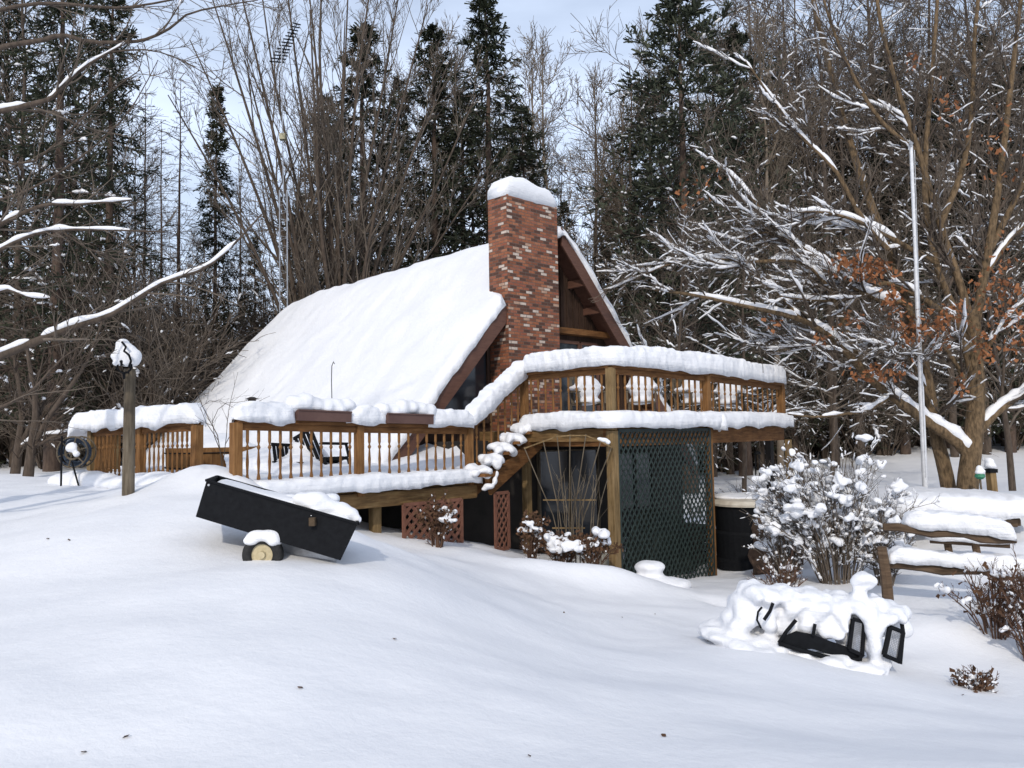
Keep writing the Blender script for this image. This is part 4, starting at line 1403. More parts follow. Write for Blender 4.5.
snowsel = [(0, 1.45), (4, 1.3), (5, 1.9), (6, 2.0), (7, 2.0), (8, 2.3), (9, 1.8), (10, 1.4), (15, 1.2), (16, 1.4), (17, 1.4), (18, 1.6), (19, 2.2), (20, 2.2), (13, .9), (14, 1.2)]
limbs_mesh('limb', limbs, root, snowsel)
allb = [l for l in limbs] + [trunk[1]]
B0 = (np.concatenate([smooth_poly(l[0][0], l[1][0], 12)[0] for l in allb]), np.concatenate([smooth_poly(l[0][0], l[1][0], 12)[1] for l in allb]))
B1 = grow(*B0, 19, .18, .99, .6, 2.3, (20, 55), .06, .09, 8, .5, .3, .012, .35, absolute=True)
B2 = grow(*B1, 11, .12, .98, .28, .6, (22, 55), .04, .12, 5, .6, .4, .0075, .35)
B3 = grow(*B2, 4, .1, .98, .3, .65, (22, 55), .02, .13, 4, .6, .5, .006, .3)
def clear_deck(B):
    e = B[0][:, -1]; k = (e[:, 0] < C1.x + .5) & (e[:, 2] < ZU + 1.5)
    return B[0][~k], B[1][~k]


B1, B2, B3 = clear_deck(B1), clear_deck(B2), clear_deck(B3)
parts = [tubes_arrays(*B1, 5) + (0,), tubes_arrays(*B2, 3) + (1,), tubes_arrays(*B3, 3) + (1,),
         snow_on(*B1, .72, 1.25, 5, .68, .021, span=(.3, .9), full=.35) + (2,), snow_on(*B2, .42, 1.1, 4, .7, .011, span=(.3, .9)) + (2,)]
np_obj('crown', parts, [M_BARK, M_TWIG, MSC], root)
# clinging russet leaves
cs = []
for (u, v, su, sv, n) in [(868, 268, 16, 9, 110), (842, 262, 10, 6, 40), (893, 300, 10, 14, 70), (905, 330, 12, 12, 80), (932, 330, 14, 12, 110), (880, 372, 18, 6, 80), (952, 315, 16, 9, 70), (1000, 290, 20, 26, 110), (1018, 330, 10, 20, 60), (820, 338, 6, 4, 16),
                          (770, 325, 8, 6, 14), (985, 345, 10, 12, 50), (915, 62, 8, 8, 14), (1000, 150, 20, 30, 26), (700, 190, 20, 14, 20), (955, 105, 12, 14, 14), (960, 385, 5, 8, 20), (850, 320, 10, 8, 24)]:
    for _ in range(int(n * 1.5)):
        p = P(u + rng.normal() * su * .75, v + rng.normal() * sv * .75, 15.4 + rng.normal() * .35); cs.append(tuple(p))
c = np.array(cs); dd = nrm(rng.normal(size=c.shape) + np.array([0, 0, -1.0]))
Vq, Fq = quads(c, dd, rng.normal(size=c.shape), rng.uniform(.05, .12, len(c)), rng.uniform(.035, .08, len(c)))
np_obj('leaves', [(Vq, Fq, 0)], [M_LEAF], root)['kind'] = 'stuff'

# snow laden branches reaching in from a tree beyond the left edge
x0 = P(-170, 440, 9.0).x
t0 = G(x0, 9.0)
root = thing('maple_tree', 'bare tree at the left edge whose long snow covered boughs reach into view', 'tree', t0)
trk = [smooth_poly([t0 - Vector((0, 0, .3)), t0 + Vector((.05, 0, 2)), t0 + Vector((0, .1, 4.5)), t0 + Vector((.2, .1, 8))], [.27, .12], 12)]
np_obj('trunk', [tubes_arrays(*trk[0], 12) + (0,)], [M_BARK], root, True)
X = (-170, 300)
paths = [
    ([(-170, 440), (-110, 400), (-40, 372), (0, 356), (40, 340), (75, 326), (108, 316), (135, 300), (165, 282), (205, 268), (235, 243), (262, 214)], .062, .008, 26),
    ([(-170, 330), (-60, 285), (0, 250), (30, 236), (60, 230), (110, 230), (165, 232)], .035, .008, 16),
    ([(-170, 300), (-80, 262), (-20, 235), (15, 217), (45, 205), (80, 204), (132, 200)], .04, .010, 18),
    ([(-170, 260), (-90, 180), (-20, 120), (25, 106), (50, 99), (62, 87), (86, 66), (110, 52), (128, 42)], .045, .008, 18),
    ([(-170, 160), (-60, 80), (0, 48), (40, 41), (62, 35), (90, 42), (130, 42), (150, 38), (172, 27), (188, 14), (222, 6), (258, 0)], .035, .006, 22),
    ([(-170, 100), (-60, 30), (0, 10), (50, 3), (110, 8), (150, 4), (200, -6)], .03, .008, 14),
    ([(-170, 345), (-60, 315), (0, 290), (25, 296), (50, 298)], .03, .006, 10),
    ([(-170, 420), (-80, 420), (-10, 410), (30, 392), (60, 360), (90, 340)], .03, .006, 12),
    ([(110, 52), (150, 50), (185, 62), (215, 80)], .010, .004, 8),
    ([(60, 230), (90, 250), (120, 262), (150, 300)], .010, .004, 8),
    ([(-40, 140), (20, 165), (60, 140), (100, 100), (140, 70)], .018, .005, 10),
    ([(-40, 210), (30, 190), (90, 150), (130, 110), (158, 60)], .016, .004, 10),
]
limbs = guided(paths, 8.6)
limbs_mesh('limb', limbs, root, [(0, 1.1), (1, 1.25), (2, 1.25), (3, .7), (6, 1.2)], sides=7, bark=M_BARK, gapt=-.34)
B0 = (np.concatenate([smooth_poly(l[0][0][3:] if l[0].shape[1] > 12 else l[0][0], l[1][0][3:] if l[0].shape[1] > 12 else l[1][0], 10)[0] for l in limbs]), np.concatenate([smooth_poly(l[0][0][3:] if l[0].shape[1] > 12 else l[0][0], l[1][0][3:] if l[0].shape[1] > 12 else l[1][0], 10)[1] for l in limbs]))
B1 = grow(*B0, 9, .2, .99, .3, 1.3, (22, 55), .03, .08, 7, .5, .35, .0055, .3, absolute=True)
B2 = grow(*B1, 6, .12, .98, .25, .55, (22, 50), .02, .1, 5, .6, .5, .0035, .3)
np_obj('crown', [tubes_arrays(*B1, 4) + (0,), tubes_arrays(*B2, 3) + (0,), snow_on(*B1, .07, 1.0, 4, .5, .012) + (1,)], [M_TWIG, MSC], root)

# two small trees beyond the left end of the deck
for (u, Y, tv, lab, sn) in ((28, 17.5, 330, 'slender sapling with a dark forked trunk left of the side deck', .3), (15, 19, 300, 'small bare tree at the left edge where the snow meets the wood', .3)):
    b = gpx(u, Y); root = thing('young_tree', lab, 'tree', b)
    T = smooth_poly([b - Vector((0, 0, .2)), b + Vector((.1, 0, .8)), b + Vector((.15, 0, 1.6)), b + Vector((-.2, .1, 3.2))], [.13, .03], 8)
    T2 = smooth_poly([b + Vector((.05, 0, .5)), b + Vector((.5, 0, 1.4)), b + Vector((1.2, .1, 2.5)), b + Vector((1.6, .1, 3.6))], [.07, .02], 8)
    T3 = smooth_poly([b + Vector((.05, 0, .6)), b + Vector((.7, -.1, .9)), b + Vector((1.4, -.1, 1.0)), b + Vector((2.0, -.1, 1.5))], [.05, .015], 8)
    np_obj('trunk', [tubes_arrays(*T, 8) + (0,)], [M_BARK], root, True)
    B0 = cat_(T, T2, T3); B1 = grow(*B0, 12, .15, .98, .25, .5, (25, 60), .04, .1, 6, .5, .3, .008, .4); B2 = grow(*B1, 8, .1, .98, .3, .6, (25, 55), .02, .1, 4, .6, .5, .005, .4)
    np_obj('crown', [tubes_arrays(*T2, 6) + (0,), tubes_arrays(*T3, 6) + (0,), tubes_arrays(*B1, 4) + (0,), tubes_arrays(*B2, 3) + (0,), snow_on(*B0, .8, 1, 5, .85, .02, span=(.3, .8)) + (1,), snow_on(*B1, .3, 1, 4, .8, .015) + (1,)], [M_BARK, MSC], root)

# snow laden understory trees behind the raised deck, right
rt_ = []
for (u, Y, tv, lab) in ((668, 30, 215, 'snow laden bare tree behind the raised deck, nearer the chimney'), (742, 33, 225, 'snow laden bare tree behind the far end of the raised deck'), (1010, 27, 180, 'snow laden bare tree at the right edge behind the big spreading tree'), (830, 40, 190, 'snow laden bare tree in the wood beyond the far snowfield')):
    b = gpx(u, Y); root = thing('snow_laden_tree', lab, 'tree', b)
    hh = P(u, tv, Y).z - b.z
    T = trunk_arr(hh, .12, rng.uniform(-.1, .1), 12); T = (T[0] + np.array(tuple(b)), T[1])
    np_obj('trunk', [tubes_arrays(*T, 8) + (0,)], [M_BARK], root, True)
    B1 = grow(*T, 26, .22, .98, .35, .6, (45, 85), .0, .12, 8, .5, .25, .016, .5)
    B2 = grow(*B1, 9, .12, .98, .3, .55, (25, 60), -.01, .14, 5, .6, .3, .011, .4)
    B3 = grow(*B2, 5, .1, .98, .3, .6, (25, 60), 0, .15, 4, .6, .5, .008, .3)
    np_obj('crown', [tubes_arrays(*B1, 5) + (0,), tubes_arrays(*B2, 4) + (0,), tubes_arrays(*B3, 3) + (0,), snow_on(*B1, .5, 1.1, 5, .75, .026, span=(.1, .45), rep=3) + (1,), snow_on(*B2, .28, 1.1, 4, .75, .02, span=(.12, .45)) + (1,), snow_on(*B3, .12, 1.1, 3, .7, .018, span=(.2, .6)) + (1,)], [M_TWIG, MSC], root)

# sapling in front of the roof
b = gpx(214, 10.8); root = thing('sapling', 'thin leafless sapling twigs standing in the entry gap before the snowy roof', 'sapling', b)
S = guided([([(222, 478), (219, 440), (205, 412), (198, 395), (192, 380)], .008, .003, 8), ([(220, 450), (212, 425), (222, 405), (240, 402), (262, 398)], .006, .002, 8),
            ([(222, 470), (226, 440), (228, 415), (232, 395), (238, 372)], .006, .002, 8), ([(218, 440), (200, 410), (215, 400), (235, 408), (252, 412)], .005, .002, 8), ([(225, 445), (240, 418), (252, 405), (270, 396)], .005, .002, 8)], 10.8)
np_obj('stem', [tubes_arrays(*s_, 5) + (0,) for s_ in S], [M_BARK], root)
B1 = grow(*cat_(*S), 7, .2, .98, .15, .4, (25, 55), .02, .1, 5, .6, .4, .0025, .3, absolute=True)
np_obj('twigs', [tubes_arrays(*B1, 3) + (0,)], [M_BARK], root)


# ------------------------------------------------------------------ shrubs with snow
def shrub(u, Y, wpx, hpx, label, name='shrub', ns=30, nsnow=40, sz=(.05, .13), mat=M_TWIG, leaves=0, spread=None, clump_lo=.25, base_dx=0, seed=0):
    b = gpx(u, Y); s = Y / F; w = wpx * s / 2; h = hpx * s
    root = thing(name, label, 'shrub', b)
    T0 = []
    for k in range(ns):
        a = rng.uniform(0, 6.28); rr = rng.uniform(.05, 1) ** .6
        e = b + Vector((math.cos(a) * w * rr, math.sin(a) * w * .6 * rr, h * (1 - .35 * rr * rr) * rng.uniform(.6, 1.08)))
        s0 = b + Vector((math.cos(a) * w * .18, math.sin(a) * w * .14, -.1))
        mid_ = s0.lerp(e, .5) + Vector((-math.cos(a) * w * .08, 0, h * .06))
        T0.append(smooth_poly([s0, mid_, e], [.010, .005], 8))
    B0 = cat_(*T0); B1 = grow(*B0, 7, .2, .98, .25, .5, (20, 50), .05, .12, 5, .7, .5, .0045, .4); B2 = grow(*B1, 4, .1, .98, .3, .6, (20, 50), .03, .12, 4, .7, .6, .003, .3)
    np_obj('stems', [tubes_arrays(*B0, 5) + (0,), tubes_arrays(*B1, 4) + (0,), tubes_arrays(*B2, 3) + (0,), snow_on(*B0, .5 * (nsnow > 60), 1.2, 4, .93, .012, rep=3) + (1,), snow_on(*B1, .25 + .45 * (nsnow > 60), 1.2, 4, .9, .011) + (1,), snow_on(*B2, .3 * (nsnow > 60), 1.2, 3, .85, .009, span=(.2, .8)) + (1,)], [mat, MSC], root)
    balls = []
    pts = np.concatenate([B0[0][:, 2:].reshape(-1, 3), B1[0][:, 2:].reshape(-1, 3)])
    ok = pts[:, 2] > b.z + h * clump_lo; pts = pts[ok]
    sel = pts[rng.choice(len(pts), min(nsnow, len(pts)), replace=False)]
    for q in sel:
        r0 = rng.uniform(*sz) * (.75 + .5 * rng.random())
        for j in range(3):
            o_ = rng.normal(size=3) * r0 * .6
            balls.append(((q[0] + o_[0], q[1] + o_[1], q[2] + abs(o_[2]) * .5), (r0 * rng.uniform(.5, .9), r0 * rng.uniform(.5, .9), r0 * rng.uniform(.4, .75))))
    if balls: snow_blob('snow_clumps', balls, root, voxel=.018, amp=.02, fs=14, sm_it=2)
    if leaves:
        c = pts[rng.choice(len(pts), leaves)] + rng.normal(size=(leaves, 3)) * .03
        dd = nrm(rng.normal(size=c.shape) + np.array([0, 0, -.6]))
        Vq, Fq = quads(c, dd, rng.normal(size=c.shape), rng.uniform(.03, .07, leaves), rng.uniform(.025, .05, leaves))
        np_obj('leaves', [(Vq, Fq, 0)], [M_DRY], root)['kind'] = 'stuff'
    return root


shrub(832, 11.6, 155, 128, 'large twiggy shrub loaded with round clumps of snow between deck and rail fence', ns=80, nsnow=230, sz=(.03, .10), mat=M_TWIG)
shrub(782, 12.0, 70, 90, 'smaller snow clumped shrub at the foot of the raised deck end', ns=34, nsnow=90, sz=(.03, .08))
shrub(878, 11.2, 70, 86, 'snow clumped shrub touching the end post of the rail fence', ns=32, nsnow=80, sz=(.03, .08))
shrub(775, 10.9, 60, 36, 'low reddish twigs in front of the big snowy shrub', ns=18, nsnow=5, sz=(.03, .06), mat=M_TWIGR)
shrub(590, 11.6, 44, 30, 'low brown leaved bush in snow before the lattice screen', ns=22, nsnow=12, sz=(.06, .11), leaves=650, mat=M_TWIGR, clump_lo=.6)
shrub(560, 11.9, 40, 32, 'low brown leaved bush below the fan trellis', ns=22, nsnow=12, sz=(.06, .12), leaves=550, mat=M_TWIGR, clump_lo=.6)
shrub(530, 12.0, 30, 46, 'leafy brown bush at the foot of the steps', ns=18, nsnow=7, sz=(.05, .09), leaves=420, mat=M_TWIGR, clump_lo=.6)
shrub(436, 11.5, 44, 44, 'small brown bush against the brown lattice under the low deck', ns=16, nsnow=7, sz=(.03, .07), leaves=420, mat=M_TWIGR, clump_lo=.4)
shrub(985, 8.9, 90, 70, 'tangle of dry reddish stems at the right edge before the rail fence', ns=26, nsnow=10, sz=(.03, .07), leaves=110, mat=M_TWIGR)
shrub(1020, 8.4, 70, 90, 'dry bush of thin curved stems cut by the right edge', ns=26, nsnow=4, sz=(.03, .06), leaves=60, mat=M_TWIGR)
shrub(962, 7.6, 44, 18, 'flattened dry plant poking out of the snow right of the metal bench', ns=26, nsnow=2, sz=(.03, .05), leaves=50, mat=M_TWIGR, clump_lo=.1)
shrub(690, 24, 110, 40, 'low bare bush on the snowfield seen under the raised deck, the left one', ns=20, nsnow=0)
shrub(745, 26, 90, 34, 'low bare bush on the snowfield seen under the raised deck, the right one', ns=20, nsnow=0)

# ------------------------------------------------------------------ dump cart
c0 = P(266, 556, 7.3); base = Vector((c0.x, c0.y, gz(c0.x, c0.y)))
cart = thing('dump_cart', 'black steel garden dump cart tipped nose down in the snow', 'cart', base)
TL, BL, TR, BR = P(206.6, 480.4, 7.15), P(195.7, 516.7, 7.15), P(358, 523.5, 7.0), P(340.5, 560.5, 7.0)
wv = Vector((-.19, .76, .0)) 
m = MB()
th = .012
def slab(m, q, n_):
    m.hexa([q[0], q[1], q[2], q[3], q[0] + n_, q[1] + n_, q[2] + n_, q[3] + n_])
slab(m, [BL, BR, TR, TL], wv.normalized() * th)
w2 = wv - wv.normalized() * th
slab(m, [BL + w2, BR + w2, TR + w2, TL + w2], wv.normalized() * th)
ln_ = (BR - BL).normalized(); upn = (TL - BL).normalized()
slab(m, [BL + wv.normalized() * th, BR + wv.normalized() * th, BR + w2, BL + w2], upn * th)
slab(m, [BL + wv.normalized() * th, TL + wv.normalized() * th, TL + w2, BL + w2], ln_ * th)
slab(m, [BR + wv.normalized() * th, TR + wv.normalized() * th, TR + w2, BR + w2], -ln_ * th)
m.build('tub', M_BLACK, cart)
m = MB()
for a, b in ((TL, TR), (TL + wv, TR + wv), (TL, TL + wv), (TR, TR + wv)): m.beam(a, b, .028, .022)
m.build('rim', M_BLACK, cart, bevel=.004)
for k in (.13, .5, .87):
    m = MB(); m.beam(BL.lerp(BR, k) - wv.normalized() * .006 + upn * .02, TL.lerp(TR, k) - wv.normalized() * .006 - upn * .02, .03, .010, wv)
# under frame and tongue
m = MB()
a = P(281, 540, 7.4); b = P(333, 563, 7.3)
m.hexa([P(280, 536, 7.32), P(282, 551, 7.32), P(334, 566, 7.2), P(336, 556, 7.2), P(280, 536, 7.6), P(282, 551, 7.6), P(334, 566, 7.5), P(336, 556, 7.5)])
m.build('chute_plate', M_GREYMETAL, cart)
m = MB(); wc = P(263, 554.5, 7.1); m.tube([wc, wc + Vector((-.2, .93, 0))], .015, 8); m.build('axle', M_BLACK, cart)
for off in (0, 1):
    c_ = wc + Vector((-.2, .93, 0)) * off * .92 + Vector((0, .0, 0))
    Rw = .178
    m = MB(); vs_ = []; nn_ = 40; pr = [(.55, -.04), (.80, -.05), (.95, -.045), (1.0, -.03), (1.0, .03), (.95, .045), (.80, .05), (.55, .04)]
    for k in range(nn_):
        a = 2 * math.pi * k / nn_
        for (r, y) in pr: vs_.append((c_.x + math.cos(a) * Rw * r, c_.y + y, c_.z + math.sin(a) * Rw * r))
    n_ = len(pr); m.add(vs_, [(k * n_ + j, k * n_ + (j + 1) % n_, ((k + 1) % nn_) * n_ + (j + 1) % n_, ((k + 1) % nn_) * n_ + j) for k in range(nn_) for j in range(n_)])
    wh = m.build('wheel', M_RUBBER, cart, smooth=True)
    m = MB()
    for (r, y0) in ((.56, -.036),):
        m.tube([(c_.x, c_.y + .03, c_.z), (c_.x, c_.y - .02, c_.z)], Rw * .6, 28)
        m.tube([(c_.x, c_.y - .018, c_.z), (c_.x, c_.y - .05, c_.z)], [Rw * .2, Rw * .17], 16)
    m.build('rim', M_CREAM, wh)
    snow_blob('snow_cap', [(c_ + Vector((x, 0, .165 + z)), (rx, .08, rz)) for x, z, rx, rz in ((-.09, -.035, .08, .05), (-.03, .0, .12, .06), (.04, .0, .12, .06), (.10, -.04, .07, .05))], wh, voxel=.015, amp=.01)
# the snow load, and the lump over the front lip
rows = []
for i in range(30):
    s = i / 29; row = []
    for j in range(16):
        q = j / 15
        p = TL.lerp(TR, .01 + .98 * s) + wv * (.03 + .94 * q)
        e = min(1, min(s, 1 - s) * 12, min(q, 1 - q) * 7)
        p = p + Vector((0, 0, -.05 + .05 * e ** .5 + .05 * nz(p, 2.2, 3) * e + (.03 + .02 * q) * e * min(1, s * 1.3)))
        row.append(p)
    rows.append(row)
grid_mesh('snow_load', rows, MSC, cart)
m = MB(); q = P(312.5, 522, 7.0); m.post(q - Vector((0, 0, .035)), q + Vector((0, 0, .04)), .055, .05, (1, -.1, .0)); m.build('latch', simple('latch_rust', (.05, .035, .02), (.09, .06, .035), 20, .8), cart, bevel=.005)
m = MB()
for (u, v) in ((351, 527), (349, 535), (343, 551), (341, 556), (209, 485)):
    q = P(u, v, 7.02); m.tube([q, q + Vector((0, -.012, 0))], .010, 8)
m.build('bolt', M_GREYMETAL, cart)['kind'] = 'stuff'
lump = []
for (u, v, rr, dy) in ((303, 500, .10, .15), (314, 502, .13, .12), (325, 508, .11, .12), (340, 512, .10, .15), (350, 514, .08, .12), (313, 516, .035, -.01), (316, 512, .05, .02), (290, 500, .08, .3), (357, 520, .05, .1), (330, 500, .09, .35)):
    lump.append((P(u, v, 7.08 + dy), (rr * 1.1, rr, rr * .75)))
snow_blob('snow_lump', lump, cart, voxel=.02, amp=.012)

# ------------------------------------------------------------------ lamp post
b = gpx(129, 9.6); root = thing('lamp_post', 'weathered round wooden post carrying a snow covered black lantern', 'lamp post', b)
tp = P(130, 369, 9.6)
m = MB(); m.tube([b - Vector((0, 0, .3)), b + Vector((0, 0, .4)), b.lerp(tp, .6), tp], [.072, .070, .066, .062], 16)
m.build('post', M_GREYPOST, root, smooth=False)
lc = P(124.5, 366, 9.45)
m = MB()
ring = [lc + Vector((math.cos(a) * .085, 0, math.sin(a) * .085)) for a in [2 * math.pi * k / 20 for k in range(21)]]
m.tube(ring, .012, 6)
m.tube([P(124, 372, 9.45), P(124, 379, 9.45)], [.02, .012], 8)
m.tube([tp - Vector((0, 0, .05)), P(126, 372, 9.45), lc - Vector((0, 0, .085))], .012, 6)
m.tube([P(122, 342, 9.36), P(126, 347, 9.34), P(124, 351, 9.34), P(129, 355, 9.34), P(131, 361, 9.36), P(129, 367, 9.4)], .014, 6)
m.build('lantern_bracket', M_BLACK, root, smooth=True)
m = MB(); g0 = P(125, 360, 9.5)
m.tube([g0 - Vector((0, 0, .07)), g0 - Vector((0, 0, .03)), g0 + Vector((0, 0, .05)), g0 + Vector((0, 0, .08))], [.05, .075, .085, .03], 12)
m.build('lantern_shade', M_BLACK, root, smooth=True)
snow_blob('snow_cap', [(P(118, 357, 9.5), (.09, .10, .06)), (P(127, 353, 9.52), (.13, .12, .13)), (P(134, 357, 9.5), (.10, .10, .10)), (P(124, 345, 9.5), (.08, .08, .07)), (P(130, 362, 9.53), (.12, .1, .06)), (P(116, 363, 9.47), (.05, .06, .04))], root, voxel=.02, amp=.014)

# ------------------------------------------------------------------ hose reel
b = gpx(78, 13.4); root = thing('hose_reel', 'round hose reel with snow in its hub on two thin legs at the deck corner', 'hose reel', b)
hc = P(77, 452, 13.4)
m = MB()
for R_, t_ in ((.25, .02), (.225, .026), (.20, .026), (.175, .026)):
    m.tube([hc + Vector((math.cos(a) * R_, -.10 + .1 * (R_ < .23), math.sin(a) * R_)) for a in [2 * math.pi * k / 28 for k in range(29)]], t_, 6)
m.build('hose', M_BLUE, root, smooth=True)
m = MB()
for y in (-.14, .12):
    m.tube([hc + Vector((math.cos(a) * .26, y, math.sin(a) * .26)) for a in [2 * math.pi * k / 28 for k in range(29)]], .014, 6)
    m.tube([hc + Vector((math.cos(a) * .12, y, math.sin(a) * .12)) for a in [2 * math.pi * k / 20 for k in range(21)]], .02, 6)
    for k in range(6):
        a = k * math.pi / 3 + .3; m.tube([hc + Vector((0, y, 0)), hc + Vector((math.cos(a) * .26, y, math.sin(a) * .26))], .012, 6)
m.tube([hc + Vector((0, -.18, 0)), hc + Vector((0, .16, 0))], .04, 8)
m.build('drum', M_GREYPOST, root)
for (u0, v0, u1, v1) in ((62, 436, 61, 486), (72, 462, 79, 487)):
    m = MB(); m.tube([P(u0, v0, 13.2), P(u1, v1, 13.2)], .016, 6); m.build('leg', M_BLACK, root)
snow_blob('snow_clump', [(hc + Vector((.0, -.15, .07)), (.09, .06, .07)), (hc + Vector((.09, -.15, -.03)), (.06, .05, .05)), (hc + Vector((-.02, -.13, .12)), (.07, .06, .05))], root, voxel=.018)

# ------------------------------------------------------------------ round wooden tub on the deck
q = pxy(213, 15.7); tb_ = v3(q, ZL)
root = thing('wooden_hot_tub', 'round wooden stave tub under a dome of snow behind the entry gap', 'hot tub', tb_)
m = MB(); ns = 48; vs_ = []
for k in range(ns):
    a = 2 * math.pi * k / ns; r1 = .86 if k % 2 else .868
    for (r, z) in ((r1 * .97, 0), (r1, .3), (r1 * 1.01, .60), (r1 * .93, .60), (r1 * .93, .5)):
        vs_.append((q.x + math.cos(a) * r, q.y + math.sin(a) * r, ZL + z))
m.add(vs_, [(k * 5 + j, k * 5 + j + 1, ((k + 1) % ns) * 5 + j + 1, ((k + 1) % ns) * 5 + j) for k in range(ns) for j in range(4)])
m.build('staves', M_RAIL, root)
for z in (.22, .50):
    m = MB(); m.tube([(q.x + math.cos(a) * .882, q.y + math.sin(a) * .882, ZL + z) for a in [2 * math.pi * k / 40 for k in range(41)]], .012, 6); m.build('hoop', M_BLACK, root)
snow_blob('snow_cap', [(v3(q, ZL + .60), (.86, .86, .10)), (v3(q, ZL + .66), (.70, .7, .22)), (v3(q, ZL + .75) + Vector((-.2, 0, 0)), (.4, .4, .22))], root, voxel=.05, amp=.03, fs=3)


# ------------------------------------------------------------------ chairs
def chair(c, rz, label, snowh=.34, mat=M_GREYPOST, group=None, seatw=.52, tilt=0, snow=True, scale=1):
    root = thing('patio_chair', label, 'chair', c, group)
    root.rotation_euler = (0, tilt, rz)
    w = seatw / 2 * scale
    def T(x, y, z): return Vector((x * scale, y * scale, z * scale))
    def lk(m, n):
        me = m.build(n, mat, link_=False); o = bpy.data.objects.new(n, me); COL.objects.link(o); o.parent = root; return o
    m = MB(); 
    for k in range(6): m.beam(T(-.24, -.22 + k * .088, .43), T(.24, -.22 + k * .088, .43), .07, .022)
    m.beam(T(-.22, -.25, .405), T(-.22, .25, .405), .03, .03); m.beam(T(.22, -.25, .405), T(.22, .25, .405), .03, .03)
    lk(m, 'seat')
    m = MB()
    for k in range(5): m.beam(T(-.2 + k * .1, .25, .45), T(-.2 + k * .1, .34, .92), .06, .02, (0, 1, 0))
    m.beam(T(-.25, .338, .93), T(.25, .338, .93), .03, .05); lk(m, 'backrest')
    for sx in (-1, 1):
        for sy in (-1, 1):
            m = MB(); m.beam(T(sx * .24, sy * .24, 0), T(sx * .23, sy * .23, .42), .035, .035); lk(m, 'leg')
        m = MB(); m.beam(T(sx * .27, -.27, .64), T(sx * .27, .28, .66), .06, .025); m.beam(T(sx * .26, -.24, .42), T(sx * .27, -.24, .63), .035, .03); lk(m, 'armrest')
    if snow:
        bm_ = [(T(0, -.03, .47), (.26 * scale, .25 * scale, .08)), (T(0, -.03, .47 + snowh * .5), (.25 * scale, .24 * scale, snowh * .55)), (T(-.1, -.05, .45 + snowh * .7), (.17, .2, snowh * .38)), (T(.1, .02, .45 + snowh * .68), (.16, .2, snowh * .38)), (T(-.27, 0, .72), (.06, .24, .06)), (T(.27, 0, .72), (.06, .24, .06)), (T(0, .34, 1.0), (.25, .05, .06))]
        keep = root.location.copy(), root.rotation_euler.copy()
        root.location = (0, 0, 0); root.rotation_euler = (0, 0, 0)
        o = snow_blob('snow_cover', bm_, root, voxel=.03, amp=.015)
        root.location, root.rotation_euler = keep
    return root


fl = ZU + .05
for (u, Y, rz, lab) in ((588, 15.0, .3, 'snow heaped chair behind the raised railing, nearest the steps'), (643, 15.1, -.2, 'snow heaped chair just right of the raised deck corner post'),
                        (693, 16.2, .6, 'snow heaped chair in the middle of the raised deck front'), (731, 17.0, -.6, 'snow heaped chair furthest along the raised deck')):
    q = pxy(u, Y); chair(Vector((q.x, q.y, fl)), rz, lab, snowh=.46, group='snow covered chairs on the raised deck')
q = pxy(333, 12.6); chair(Vector((q.x, q.y, ZL - .05)), 2.5, 'dark chair leaning with one arm out of the snow behind the low railing', mat=M_BLACK, tilt=.35, snow=False)
q = pxy(298, 12.2); o = chair(Vector((q.x, q.y, ZL - .28)), 1.2, 'dark chair sunk to its armrests in snow behind the low railing', mat=M_BLACK, tilt=.05, snow=False)
snow_blob('snow_heap', [((q.x, q.y, ZL + .15), (.5, .5, .32)), ((q.x - .5, q.y + .3, ZL + .15), (.6, .5, .38)), ((q.x - .1, q.y + .6, ZL + .2), (.5, .5, .5))], ld, voxel=.05, amp=.03, fs=3)

# ------------------------------------------------------------------ fan trellis
Yt = 12.35
b = gpx(566, Yt); root = thing('fan_trellis', 'fan shaped wooden trellis with splayed slats standing against the dark opening', 'trellis', b)
tops = [(524, 447), (543, 440), (557, 435), (570, 434), (586, 434), (601, 440), (612, 446)]
for k, (u, v) in enumerate(tops):
    a = P(562 + k * 2.4, 552, Yt); e = P(u, v, Yt + (k - 3) * .0)
    m = MB(); mid_ = a.lerp(e, .35) + Vector((-(e.x - a.x) * .12, 0, 0))
    m.beam(a, mid_, .014, .034, (0, 1, 0)); m.beam(mid_, e, .014, .034, (0, 1, 0)); m.build('slat', M_GREYPOST, root)
m = MB(); pts = [P(u, v + 1.5, Yt - .014) for u, v in tops]
for a, e in zip(pts[:-1], pts[1:]): m.beam(a, e, .012, .02)
m.build('crosspiece', M_POST, root)
m = MB(); m.beam(P(543, 500, Yt - .014), P(596, 500, Yt - .014), .012, .02); m.beam(P(552, 528, Yt - .014), P(585, 528, Yt - .014), .012, .02); m.build('crosspiece', M_POST, root)
snow_blob('snow_clump', [(P(604, 440, Yt), (.07, .05, .04)), (P(600, 439, Yt), (.05, .05, .03)), (P(608, 442, Yt), (.04, .04, .04))], root, voxel=.014, amp=.008)
# dead stalks climbing the trellis
root2 = thing('dry_climber', 'dead brown climbing stalks at the foot of the fan trellis', 'plant', gpx(570, 12.2))
S = [smooth_poly([gpx(560 + k * 3, 12.25) - Vector((0, 0, .1)), P(560 + k * 3.5 + rng.normal() * 3, 515, 12.25), P(555 + k * 5 + rng.normal() * 5, 480 - 10 * rng.random(), 12.3)], [.012, .004], 7) for k in range(11)]
np_obj('stems', [tubes_arrays(*s_, 5) + (0,) for s_ in S] + [tubes_arrays(*grow(*cat_(*S), 6, .2, .98, .15, .4, (15, 45), .05, .1, 5, .6, .4, .004, .3, absolute=True), 3) + (0,)], [M_GREYPOST], root2)

